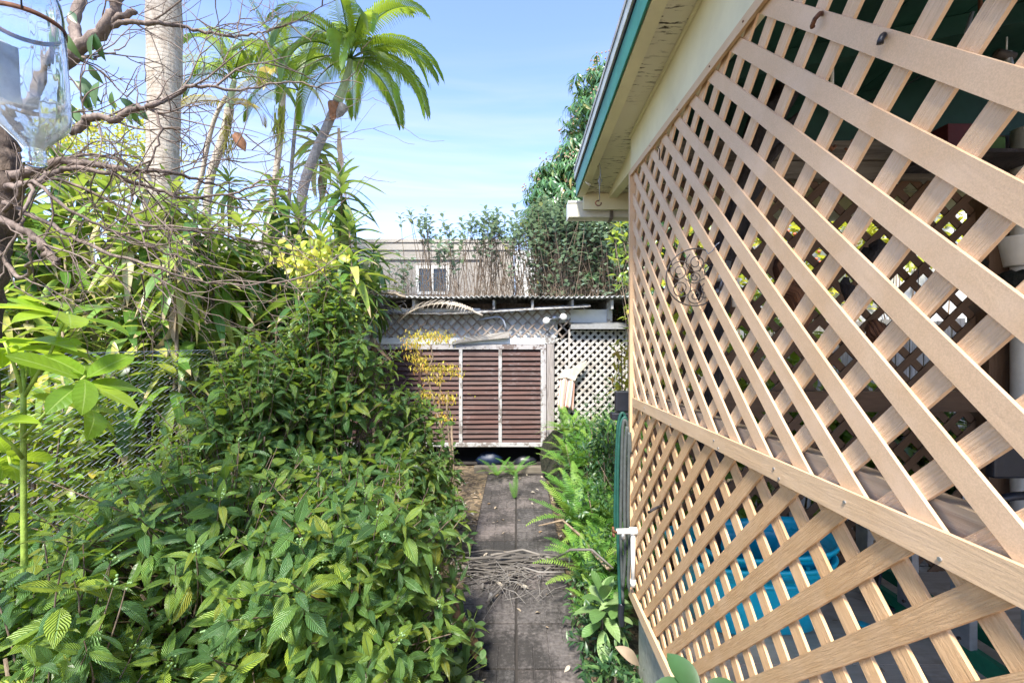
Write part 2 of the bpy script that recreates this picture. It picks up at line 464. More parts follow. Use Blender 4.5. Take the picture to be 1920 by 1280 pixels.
    M['peel'] = peel('peeling_white_paint', (0.36, 0.36, 0.35), (0.17, 0.15, 0.135), 14)
    M['peeldark'] = peel('peeling_frame_paint', (0.33, 0.315, 0.31), (0.13, 0.10, 0.09), 14, 0.50)
    M['louvre'] = louvre()
    M['postgrey'] = m_grain('grey_weathered_post', (0.30, 0.27, 0.25), (0.15, 0.13, 0.12), 4, 70, 0.5, 0.75)
    M['corr'] = m_plain('weathered_corrugated_sheet', (0.42, 0.43, 0.42), 0.6, 0.5, 9, 0.3)
    M['dark'] = m_plain('dark_shed_interior', (0.035, 0.03, 0.026), 0.9, 0.4, 4)  # stands in for shade inside the shed; also path bed and corner post
    M['plank'] = m_grain('weathered_plank', (0.33, 0.31, 0.28), (0.16, 0.14, 0.12), 4, 80, 0.8, 0.8, 0.004)
    M['log'] = m_grain('split_wood', (0.30, 0.17, 0.085), (0.10, 0.055, 0.03), 5, 60, 0.9, 0.7, 0.005)
    M['houseg'] = m_plain('taupe_stucco_wall', (0.30, 0.275, 0.245), 0.85, 0.1, 2, 0.3)
    M['houset'] = m_plain('taupe_trim', (0.36, 0.335, 0.30), 0.8, 0.1, 2)
    M['whitewall'] = m_plain('white_wall', (0.60, 0.60, 0.58), 0.7, 0.1, 3)
    M['paling'] = m_grain('grey_paling', (0.40, 0.38, 0.34), (0.20, 0.18, 0.15), 3, 60, 0.5, 0.8)
    M['brick'] = paver()
    M['soil'] = soil()
    M['soffit'] = soffit()
    M['cloth'] = cloth()
    M['cloth2'] = m_plain('cream_cloth', (0.62, 0.56, 0.44), 0.85, 0.2, 20)
    M['bulb'] = m_plain('lamp_glass_white', (0.5, 0.5, 0.47), 0.2, 0.1, 10, 0, 0.6)
    M['moss'] = m_plain('mossy_basket', (0.07, 0.06, 0.04), 0.95, 0.7, 50, 1.5, dist=0.02, c2=(0.02, 0.035, 0.015))
    M['driftwood'] = m_grain('red_brown_driftwood', (0.20, 0.09, 0.045), (0.05, 0.02, 0.012), 7, 50, 0.9, 0.6, 0.006)
    M['bluetarp'] = m_plain('blue_bag_plastic', (0.006, 0.018, 0.05), 0.5, 0.4, 10)
    M['label'] = m_plain('faded_paper_label', (0.46, 0.47, 0.44), 0.8, 0.3, 30)
    M['glass'] = glass()
    M['windowglass'] = m_plain('dark_window_glass', (0.02, 0.028, 0.03), 0.12, 0.3, 3, 0, 0.9)
    M['cloudy'] = cloudy()
    M['sheath'] = m_plain('orange_brown_sheath', (0.36, 0.17, 0.09), 0.8, 0.5, 14, 0.5)

def bark(name, c, dark, sc):
    t = NT(name)
    v = t.mapping(t.pos(), (1, 1, 0.35))
    n = t.noise(v, sc, 7, 0.65, 0.5)
    n2 = t.noise(t.pos(), sc * 4, 4, 0.6)
    f = t.ramp(t.math('ADD', t.math('MULTIPLY', n, 0.75), t.math('MULTIPLY', n2, 0.25)), [(0.36, 0.0), (0.62, 1.0)])
    return t.done(t.bsdf(t.mix(f, dark, c), 0.75, t.bump(n, 0.9, 0.4 / sc), 0.3))

def palm_bark(name, c, dark, rings):
    t = NT(name)
    sep = t.new('ShaderNodeSeparateXYZ', Vector=t.pos())
    n0 = t.noise(t.pos(), 3.0, 4, 0.6)
    ph = t.math('ADD', t.math('MULTIPLY', sep.outputs['Z'], rings * 6.2832), t.math('MULTIPLY', n0, 5.0))
    w = t.math('POWER', t.math('ABSOLUTE', t.math('SINE', ph)), 0.35)
    n = t.noise(t.pos(), 14, 7, 0.7)
    n2 = t.noise(t.mapping(t.pos(), (1, 1, .15)), 22, 5, 0.7)
    f = t.ramp(t.math('ADD', t.math('MULTIPLY', n, 0.6), t.math('MULTIPLY', n2, 0.4)), [(0.36, 0.0), (0.58, 1.0)])
    colr = t.mix(f, dark, c)
    colr = t.mix(t.math('MULTIPLY', t.math('SUBTRACT', 1.0, w), 0.28), colr, dark)
    h = t.math('ADD', t.math('MULTIPLY', w, 0.5), t.math('MULTIPLY', n2, 1.4))
    return t.done(t.bsdf(colr, 0.8, t.bump(h, 0.7, 0.012), 0.2))

def peel(name, c, under, scale, thr=0.5):
    t = NT(name)
    n = t.noise(t.pos(), scale, 7, 0.7)
    n2 = t.noise(t.pos(), 3, 3, 0.5)
    f = t.ramp(t.math('ADD', t.math('MULTIPLY', n, 0.7), t.math('MULTIPLY', n2, 0.3)), [(thr - 0.05, 0.0), (thr - .01, 1.0)])
    return t.done(t.bsdf(t.mix(f, under, c), 0.7, t.bump(f, 0.5, 0.003), 0.3))

def soffit():
    t = NT('peeling_soffit_paint')
    v = t.mapping(t.pos(), (14, 75, 4))
    n = t.noise(v, 1.0, 5, 0.65, 0.3)
    area = t.noise(t.pos(), 2.6, 3, 0.5)
    f = t.math('MULTIPLY', t.ramp(n, [(0.56, 0.0), (0.60, 1.0)]), t.ramp(area, [(0.40, 0.0), (0.52, 1.0)]))
    base = t.mix(t.noise(t.pos(), 6, 5, 0.6), (0.58, 0.55, 0.43), (0.70, 0.67, 0.53))
    return t.done(t.bsdf(t.mix(f, base, (0.06, 0.05, 0.04)), 0.7, t.bump(t.math('SUBTRACT', 1.0, f), 0.6, 0.003), 0.3))

def louvre():
    t = NT('weathered_red_brown_louvre')
    v = t.mapping(t.pos(), (2.2, 1, 60))
    n = t.noise(v, 1.0, 5, 0.6, 0.4)
    sp = t.noise(t.mapping(t.pos(), (14, 14, 70)), 1.0, 5, 0.7)
    ww = t.noise(t.mapping(t.pos(), (5, 5, 2.2)), 1.0, 4, 0.6)
    colr = t.mix(t.ramp(n, [(0.35, 0.0), (0.65, 1.0)]), (0.030, 0.013, 0.010), (0.10, 0.044, 0.034))
    f = t.math('MULTIPLY', t.ramp(sp, [(0.50, 0.0), (0.66, 1.0)]), t.ramp(ww, [(0.44, 0.03), (0.68, 0.75)]))
    colr = t.mix(f, colr, (0.22, 0.20, 0.20))
    # each slat's own tone
    colr = t.mix(t.math('MULTIPLY', t.rand(), 0.6), colr, (0.085, 0.055, 0.048))
    return t.done(t.bsdf(colr, 0.7, t.bump(n, 0.5, 0.003), 0.3))

def paver():
    t = NT('mossy_paver')
    n = t.noise(t.pos(), 2.1, 6, 0.62)
    n2 = t.noise(t.pos(), 34, 6, 0.75)
    n3 = t.noise(t.pos(), 140, 3, 0.7)
    base = t.mix(t.ramp(n2, [(0.3, 0.0), (0.7, 1.0)]), (0.036, 0.034, 0.034), (0.105, 0.10, 0.098))
    base = t.mix(t.math('MULTIPLY', t.rand(), 0.35), base, (0.25, 0.20, 0.18))
    black = t.ramp(t.math('ADD', t.math('MULTIPLY', n, 0.62), t.math('MULTIPLY', n2, 0.38)), [(0.45, 1.0), (0.56, 0.0)])
    colr = t.mix(t.math('MULTIPLY', black, 0.8), base, (0.02, 0.019, 0.018))
    white = t.ramp(n3, [(0.66, 0.0), (0.70, 1.0)])
    colr = t.mix(t.math('MULTIPLY', white, 0.65), colr, (0.24, 0.24, 0.23))
    return t.done(t.bsdf(colr, 0.85, t.bump(t.math('ADD', n2, n3), 0.8, 0.006), 0.25))

def soil():
    t = NT('leaf_littered_soil')
    n = t.noise(t.pos(), 3, 6, 0.65)
    v = t.n.new('ShaderNodeTexVoronoi'); v.inputs['Scale'].default_value = 26
    t.l.new(t.pos(), v.inputs['Vector'])
    c = t.mix(t.ramp(n, [(0.35, 0.0), (0.65, 1.0)]), (0.055, 0.042, 0.03), (0.14, 0.11, 0.075))
    sp = t.new('ShaderNodeSeparateColor', Color=v.outputs['Color'])
    c = t.mix(t.ramp(sp.outputs[0], [(0.55, 0.0), (0.6, 0.7)]), c, (0.24, 0.18, 0.11))
    return t.done(t.bsdf(c, 0.9, t.bump(t.noise(t.pos(), 45, 6, 0.7), 1.0, 0.02), 0.2))

def cloth():
    t = NT('striped_cloth')
    sep = t.new('ShaderNodeSeparateXYZ', Vector=t.tc().outputs['UV'])
    s = t.math('SINE', t.math('MULTIPLY', sep.outputs['X'], 6.2832 * 5))
    f = t.ramp(s, [(0.30, 0.0), (0.45, 1.0)])
    n = t.noise(t.pos(), 20, 4, 0.6)
    c = t.mix(f, (0.60, 0.30, 0.22), (0.62, 0.62, 0.62))
    return t.done(t.bsdf(t.mix(t.math('MULTIPLY', n, 0.3), c, (0.5, 0.45, 0.4)), 0.85))

def glass():
    t = NT('clear_glass')
    nd = t.n.new('ShaderNodeBsdfPrincipled')
    nd.inputs['Base Color'].default_value = (0.95, 0.98, 0.97, 1)
    nd.inputs['Transmission Weight'].default_value = 1.0
    nd.inputs['Roughness'].default_value = 0.02
    nd.inputs['IOR'].default_value = 1.47
    t.l.new(t.bump(t.noise(t.mapping(t.pos(), (1, 1, .25)), 22, 2, 0.5), 0.4, 0.006), nd.inputs['Normal'])
    return t.done(nd.outputs[0])

def cloudy():
    t = NT('dried_sugar_film')
    tr = t.n.new('ShaderNodeBsdfTransparent')
    df = t.bsdf((0.60, 0.63, 0.65), 0.6)
    ms = t.n.new('ShaderNodeMixShader')
    sep = t.new('ShaderNodeSeparateXYZ', Vector=t.pos())
    n = t.noise(t.pos(), 45, 5, 0.6)
    g = t.new('ShaderNodeMapRange', Value=sep.outputs['Z'])
    g.inputs['From Min'].default_value = 2.44; g.inputs['From Max'].default_value = 2.27
    g.inputs['To Min'].default_value = 0.0; g.inputs['To Max'].default_value = 0.55
    t.l.new(t.math('MULTIPLY', g.outputs[0], t.math('ADD', n, 0.3), clamp=True), ms.inputs[0])
    t.l.new(tr.outputs[0], ms.inputs[1]); t.l.new(df, ms.inputs[2])
    return t.done(ms.outputs[0])

setup_materials()

# ------------------------------------------------------------------ leaf system
def leaf_tpl(L=1.0, W=0.35, seg=6, fold=0.12, droop=0.25, peak=0.45, sharp=1.0, wav=0.0, petiole=0.05, twist=0.0):
    """leaf along +Y, normal +Z; returns verts, faces, uv per vert"""
    vs = []; uv = []
    for i in range(seg + 1):
        v = i / seg
        if v < peak: w = math.sin(0.5 * math.pi * (v / peak)) ** (0.8 * sharp)
        else: w = math.cos(0.5 * math.pi * ((v - peak) / (1 - peak))) ** sharp
        w = max(w, 0.02) * W / 2
        th = droop * v * 1.6
        y = petiole * L + L * (v - 0.12 * droop * v * v)
        z = -L * droop * v * v * 0.9
        wz = wav * L * math.sin(v * 9.0)
        tw = twist * v
        for k, sx in ((0, -1), (1, 0), (2, 1)):
            zz = z + (fold * abs(sx) * w * 2) + (wz * sx)
            xx = sx * w
            xr = xx * math.cos(tw) ; zr = zz + xx * math.sin(tw)
            vs.append((xr, y, zr)); uv.append((k / 2, v))
    fs = []
    for i in range(seg):
        for k in (0, 1):
            a = i * 3 + k
            fs.append((a, a + 1, a + 4, a + 3))
    return np.array(vs), np.array(fs), np.array(uv)

class Leaves:
    """collects leaf placements for one plant"""
    def __init__(s, tpls, mat, name='leaf'):
        s.t = tpls; s.mat = mat; s.name = name; s.items = []
    def add(s, p, R3, size, k=None):
        s.items.append((np.array(p, float), R3 * size, int(rng.integers(len(s.t))) if k is None else k, size))
    def finish(s, parent, nparts=300, rest_name='foliage', minpx=9):
        if not s.items: return
        org = np.array(parent_loc(parent))
        scores = []
        for (p, Rm, k, size) in s.items:
            d = p[1]
            px = CX + p[0] / max(d, .1) * F; py = CY - (p[2] - HC) / max(d, .1) * F
            inside = (-60 < px < 1980) and (-60 < py < 1340) and d > 0.2
            scores.append(size / max(d, .1) * F if inside else 0)
        order = np.argsort(scores)[::-1]
        big = [i for i in order[:nparts] if scores[i] >= minpx]
        bigset = set(big)
        meshes = {}
        for i in big:
            p, Rm, k, size = s.items[i]
            if k not in meshes:
                V, Fc, UVs = s.t[k]
                mb = MB(); mb.add(V, [tuple(f) for f in Fc], UVs)
                meshes[k] = mb.mesh(s.name, s.mat, True)
            o = bpy.data.objects.new(s.name, meshes[k])
            link(o, parent)
            M4 = Matrix([[*Rm[0], p[0]-org[0]], [*Rm[1], p[1]-org[1]], [*Rm[2], p[2]-org[2]], [0, 0, 0, 1]])
            o.matrix_basis = M4
        rest = [i for i in range(len(s.items)) if i not in bigset]
        if rest:
            merge_leaves([s.items[i] for i in rest], s.t, s.mat, rest_name, parent)

def merge_leaves(items, tpls, mat, name, parent=None, kind='stuff'):
    VS = []; FS = []; UVS = []; LV = []; base = 0
    for k in range(len(tpls)):
        it = [x for x in items if x[2] == k]
        if not it: continue
        V, Fc, uv = tpls[k]
        Ps = np.stack([x[0] for x in it]); Rs = np.stack([x[1] for x in it])
        W = np.einsum('mij,nj->mni', Rs, V) + Ps[:, None, :]
        m, n = W.shape[:2]
        VS.append(W.reshape(-1, 3))
        fo = Fc[None] + (np.arange(m) * n)[:, None, None] + base
        FS.append(fo.reshape(-1, 4))
        UVS.append(np.tile(uv[Fc.ravel()], (m, 1)))
        LV.append(np.repeat(rng.uniform(0, 1, m), n))
        base += m * n
    V = np.concatenate(VS); Fa = np.concatenate(FS); UVa = np.concatenate(UVS); L = np.concatenate(LV)
    if parent is not None: V = V - np.array(parent_loc(parent))
    me = bpy.data.meshes.new(name)
    me.vertices.add(len(V)); me.vertices.foreach_set('co', V.astype(np.float32).ravel())
    me.loops.add(Fa.size); me.loops.foreach_set('vertex_index', Fa.astype(np.int32).ravel())
    me.polygons.add(len(Fa))
    me.polygons.foreach_set('loop_start', np.arange(0, Fa.size, 4, dtype=np.int32))
    me.polygons.foreach_set('loop_total', np.full(len(Fa), 4, dtype=np.int32))
    me.polygons.foreach_set('use_smooth', np.ones(len(Fa), dtype=bool))
    ul = me.uv_layers.new(name='UVMap'); ul.data.foreach_set('uv', UVa.astype(np.float32).ravel())
    at = me.attributes.new('lv', 'FLOAT', 'POINT'); at.data.foreach_set('value', L.astype(np.float32))
    me.materials.append(mat)
    me.update(calc_edges=True)
    o = bpy.data.objects.new(name, me)
    link(o, parent)
    if kind: o['kind'] = kind
    return o

def unit(v):
    v = np.asarray(v, float); return v / (np.linalg.norm(v) + 1e-9)
def rdir(zmin=-1, zmax=1):
    z = U(zmin, zmax); a = U(0, 2 * math.pi); r = math.sqrt(max(0, 1 - z * z))
    return np.array((r * math.cos(a), r * math.sin(a), z))

# ------------------------------------------------------------------ setting: ground, path
g = MB(); g.add([(-300, -60, -0.03), (300, -60, -0.03), (300, 600, -0.03), (-300, 600, -0.03)], [(0, 1, 2, 3)])
tag(g.build('ground', M['soil']), kind='structure')

def build_path():
    root = bpy.data.objects.new('paved_path', None); link(root)
    tag(root, 'path of square brick-patterned concrete slabs, dark with mildew', None, None, 'structure')
    S = 0.406
    def slab_mesh(variant):
        mb = MB()
        g = 0.006; h = 0.0
        mb.box((-S/2 + g, -S/2 + g, -0.045), (S/2 - g, S/2 - g, -0.006))
        q = S / 4 * 0.985
        for bx in range(2):
            for by in range(2):
                cx = (bx - 0.5) * 2 * q; cy = (by - 0.5) * 2 * q
                for j in (-1, 1):
                    if (bx + by + variant) % 2 == 0: lo = (cx - q, cy + (j - 1) * q / 2); hi = (cx + q, cy + (j + 1) * q / 2)
                    else: lo = (cx + (j - 1) * q / 2, cy - q); hi = (cx + (j + 1) * q / 2, cy + q)
                    e = 0.0045; c = 0.0035
                    x0, y0, x1, y1 = lo[0] + e, lo[1] + e, hi[0] - e, hi[1] - e
                    z = h - random.uniform(0, 0.002)
                    mb.add([(x0, y0, -0.0065), (x1, y0, -0.0065), (x1, y1, -0.0065), (x0, y1, -0.0065),
                            (x0 + c, y0 + c, z), (x1 - c, y0 + c, z), (x1 - c, y1 - c, z), (x0 + c, y1 - c, z)],
                           [(4,5,6,7), (0,1,5,4), (1,2,6,5), (2,3,7,6), (3,0,4,7)])
        return mb.mesh('slab', M['brick'])
    ms = [slab_mesh(0), slab_mesh(1)]
    for i in range(15):
        for j in (-1, 1):
            o = bpy.data.objects.new('slab', ms[(i + (j > 0)) % 2]); link(o, root)
            o.location = (j * (S / 2 + 0.003) + U(-.002, .002), 0.29 + i * 0.4115, U(-0.004, 0.0))
            o.rotation_euler = (U(-.006, .006), U(-.006, .006), U(-.006, .006) + (math.pi if U() > .5 else 0))
    k = MB(); k.box((-0.415, 0, -.029), (0.415, 6.4, -.018)); k.build('path_bed', M['dark'], root)
    k = MB(); k.box((-0.62, 6.40, -0.03), (0.75, 6.50, 0.075))
    k.build('kerb', M['beamin'], root, bevel=0.008)
build_path()

# ------------------------------------------------------------------ lattice helper
def clip_poly(poly, a, b, c):
    """keep points where a*x+b*y<=c"""
    out = []
    n = len(poly)
    for i in range(n):
        p, q = poly[i], poly[(i + 1) % n]
        dp = a * p[0] + b * p[1] - c; dq = a * q[0] + b * q[1] - c
        if dp <= 0: out.append(p)
        if (dp < 0 < dq) or (dq < 0 < dp):
            t = dp / (dp - dq); out.append((p[0] + t * (q[0] - p[0]), p[1] + t * (q[1] - p[1])))
    return out

def slats(parent, to3, region, fam, c0, pitch, wv, t0, t1, mat, bow=0.0, name='slat', jit=0.0, sl=1.0):
    """region: convex polygon in (u,v). fam +1: v = c+u ; -1: v = c-u. to3(u,v,t) -> world. wv: slat extent measured vertically"""
    fam = fam * sl
    us = [p[0] for p in region]; vs = [p[1] for p in region]
    cs = [p[1] - fam * p[0] for p in region]
    k0 = math.floor((min(cs) - c0) / pitch) - 1; k1 = math.ceil((max(cs) - c0) / pitch) + 1
    for k in range(k0, k1 + 1):
        c = c0 + k * pitch + (U(-jit, jit) if jit else 0)
        poly = clip_poly(region, -fam, 1, c + wv / 2)
        if len(poly) < 3: continue
        poly = clip_poly(poly, fam, -1, -(c - wv / 2))
        if len(poly) < 3: continue
        ext = max(p[0] for p in poly) - min(p[0] for p in poly)
        if ext < 0.012: continue
        n = len(poly)
        vs3 = []; uv = []
        for t in (t0, t1):
            for (u, v) in poly:
                vs3.append(to3(u, v, t)); uv.append(((u + fam * v) * 0.7071, (v - fam * u) * 0.7071))
        fs = [tuple(range(n)), tuple(range(2 * n - 1, n - 1, -1))]
        for i in range(n): fs.append((i, (i + 1) % n, n + (i + 1) % n, n + i))
        mb = MB(); mb.add(vs3, fs, uv)
        o = mb.build(name, mat, parent)

# ------------------------------------------------------------------ porch
X0 = 0.614; YE = 2.30; PITCH = 0.1361; WV = 0.0539
FL = 0.70
def build_porch():
    porch = empty('porch', (0.614, 0, 0), 'house porch with cream eaves, teal fascia and dark green ceiling on the right', 'porch')
    sag = -0.040
    def line(Z0, Y): return HC + Z0 + sag * Y
    Ya, Yb = -1.2, 3.115
    def strip(x0, x1, z0a, z1a, name, mat, y0=Ya, y1=Yb, bev=0):
        mb = MB()
        vs = []
        for Y in (y0, y1):
            for (x, z) in ((x0, z0a), (x1, z0a), (x1, z1a), (x0, z1a)):
                vs.append((x, Y, line(z, Y)))
        uv = [(v[1], v[0] + v[2]) for v in vs]
        mb.add(vs, [(0,1,2,3),(7,6,5,4),(0,4,5,1),(1,5,6,2),(2,6,7,3),(3,7,4,0)], uv)
        return mb.build(name, mat, porch, bevel=bev)
    strip(0.437, 0.49, 1.156, 1.255, 'sub_fascia', M['cream'])
    strip(0.425, 0.434, 1.158, 1.268, 'fascia', M['teal'], bev=0.002)
    strip(0.421, 0.436, 1.270, 1.280, 'dark_edge_line', M['darkline'], y1=Yb + .004)  # thin dark line between fascia and drip edge
    strip(0.414, 0.437, 1.282, 1.335, 'drip_edge', M['drip'], y1=Yb + .008, bev=0.002)
    strip(0.492, 0.66, 1.176, 1.19, 'soffit_board', M['soffit'], y1=Yb - .03)
    strip(0.662, 3.6, 1.178, 1.19, 'soffit_board', M['soffit'], y0=YE + .04, y1=Yb - .03)
    # roof deck, sloping up to the right
    mb = MB()
    for Y, k in ((Ya - .5, 0), (Yb + .01, 1)):
        for (x, z) in ((0.41, 1.337), (4.6, 2.1), (4.6, 2.16), (0.41, 1.36)):
            mb.v.append((x, Y, line(z, Y)))
    mb.f = [(0,1,2,3),(7,6,5,4),(0,4,5,1),(1,5,6,2),(2,6,7,3),(3,7,4,0)]; mb.uv = [(0, 0)] * 24
    mb.build('roof_deck', M['corr'], porch)
    # end board and gable infill
    mb = MB(); mb.box((0.475, Yb - .028, line(1.06, Yb)), (3.6, Yb - .002, line(1.17, Yb))); mb.build('end_board', M['cream'], porch)
    mb = MB(); zt = line(1.17, Yb)
    mb.add([(0.44, Yb - .02, zt), (4.6, Yb - .02, zt), (4.6, Yb - .02, line(2.08, Yb)), (0.44, Yb - .02, line(1.335, Yb)),
            (0.44, Yb - .0, zt), (4.6, Yb - .0, zt), (4.6, Yb - .0, line(2.08, Yb)), (0.44, Yb - .0, line(1.335, Yb))],
           [(0,1,2,3),(7,6,5,4),(0,4,5,1),(1,5,6,2),(2,6,7,3),(3,7,4,0)])
    mb.build('gable_board', M['cream'], porch)
    # rafter end beyond the corner
    mb = MB()
    mb.add([(0.635, YE + .02, 2.845), (0.69, YE + .02, 2.845), (0.69, YE + .02, line(1.176, YE)), (0.635, YE + .02, line(1.176, YE)),
            (0.655, Yb - .03, 2.915), (0.71, Yb - .03, 2.915), (0.71, Yb - .03, line(1.177, Yb)), (0.655, Yb - .03, line(1.177, Yb))],
           [(0,1,2,3),(7,6,5,4),(0,4,5,1),(1,5,6,2),(2,6,7,3),(3,7,4,0)])
    mb.build('rafter_end', M['cream'], porch)
    # header beam over the lattice: bottom follows the lattice top, top follows the eave
    def lat(Y): return HC + 0.806 + 0.039 * Y
    mb = MB()
    vs = []
    for Y in (-1.2, YE + .012):
        for (x, z) in ((0.604, lat(Y)), (0.652, lat(Y)), (0.652, line(1.174, Y)), (0.604, line(1.174, Y))):
            vs.append((x, Y, z))
    mb.add(vs, [(0,1,2,3),(7,6,5,4),(0,4,5,1),(1,5,6,2),(2,6,7,3),(3,7,4,0)], [(v[1], v[2]) for v in vs])
    mb.build('header_beam', M['cream'], porch, bevel=0.003)
    mb = MB(); mb.beam((0.598, -1.0, line(1.168, -1)), (0.598, YE, line(1.168, YE)), 0.010, 0.012); mb.build('moulding', M['cream'], porch)
    # ceiling boards (dark green) sloping up to the right, with two rafters
    for i in range(9):
        xa = 0.67 + i * 0.36; xb = xa + 0.354
        mb = MB(); z = lambda x: HC + 1.05 + 0.20 * (x - .6)
        mb.add([(xa, -1.2, z(xa)), (xb, -1.2, z(xb)), (xb, YE + .02, z(xb)), (xa, YE + .02, z(xa)),
                (xa, -1.2, z(xa) + .012), (xb, -1.2, z(xb) + .012), (xb, YE + .02, z(xb) + .012), (xa, YE + .02, z(xa) + .012)],
               [(0,3,2,1),(4,5,6,7),(0,1,5,4),(1,2,6,5),(2,3,7,6),(3,0,4,7)])
        mb.build('ceiling_board', M['greenin'], porch)
    for Y in (1.05, 1.72):
        mb = MB(); mb.beam((0.66, Y, HC + 1.02), (3.6, Y, HC + 1.02 + .2 * 2.94), 0.04, 0.075); mb.build('rafter', M['greenin'], porch)
    # floor slab, boards
    mb = MB(); mb.box((0.655, -1.2, -.03), (3.9, 2.34, FL - .03)); mb.build('floor_slab', M['stucco'], porch)
    for i in range(15):
        ya = -1.2 + i * 0.236
        mb = MB(); mb.box((0.64, ya, FL - .028), (3.9, ya + .233, FL - U(0, .002)))
        mb.build('floor_board', M['porchfloor'], porch)
    mb = MB(); mb.box((0.61, 0.2, -.03), (0.653, 1.86, 0.553)); mb.build('stucco_base', M['stucco'], porch, bevel=0.006)
    # end wall: posts, rails, header, lattice, facing the camera
    YL = 2.285
    mb = MB(); mb.box((0.655, YL - .03, 2.74), (2.42, YL + .03, 2.83)); mb.build('wall_header', M['beamin'], porch)
    mb = MB(); mb.box((0.655, YL - .045, 2.834), (2.42, YL + .03, 2.93)); mb.build('wall_header', M['beamin'], porch)
    mb = MB(); mb.box((0.655, YL - .028, 2.932), (3.2, YL + .03, 3.35)); mb.build('gable_infill', M['greenin'], porch)
    mb = MB(); mb.box((0.655, YL - .035, ZZ(770, YL)), (2.40, YL - .005, ZZ(732, YL))); mb.build('wall_rail', M['backlat'], porch)
    mb = MB(); mb.box((2.405, YL - .06, FL), (2.52, YL + .05, 2.95)); mb.build('porch_post', M['backlat'], porch)
    mb = MB(); mb.box((2.53, YL, FL), (3.9, YL + .08, 3.4)); mb.build('side_wall', M['stucco'], porch)
    mb = MB(); mb.box((3.9, -1.2, -.03), (4.0, 2.34, 3.4)); mb.build('side_wall', M['whitewall'], porch)
    reg = [(0.66, FL), (2.40, FL), (2.40, 2.74), (0.66, 2.74)]
    t3 = lambda u, v, t: (u, YL + t, v)
    wl_ = empty('end_lattice_screen', (0.66, YL, FL), 'brown diamond lattice screen across the far end of the porch', 'lattice screen')
    slats(wl_, t3, reg, 1, 0.02, PITCH, 0.0539, 0.0, 0.007, M['backlat'], name='slat')
    slats(wl_, t3, reg, -1, 0.07, PITCH, 0.0539, 0.0085, 0.0155, M['backlat'], name='slat')
    # drain pipe at the far right
    mb = MB(); Xp = XX(1903, 2.2)
    mb.tube([(Xp, 2.16, FL), (Xp, 2.16, 2.62), (Xp, 2.16, 2.95)], 0.048, 16)
    p = mb.build('drain_pipe', M['white'], None, True); tag(p, 'white vertical pipe at the right edge behind the lattice', 'pipe')
    mb = MB(); mb.tube([(Xp, 2.16, 2.60), (Xp, 2.16, 2.66)], 0.055, 16); o = mb.build('collar', M['white'], p, True)
    return porch
porch = build_porch()

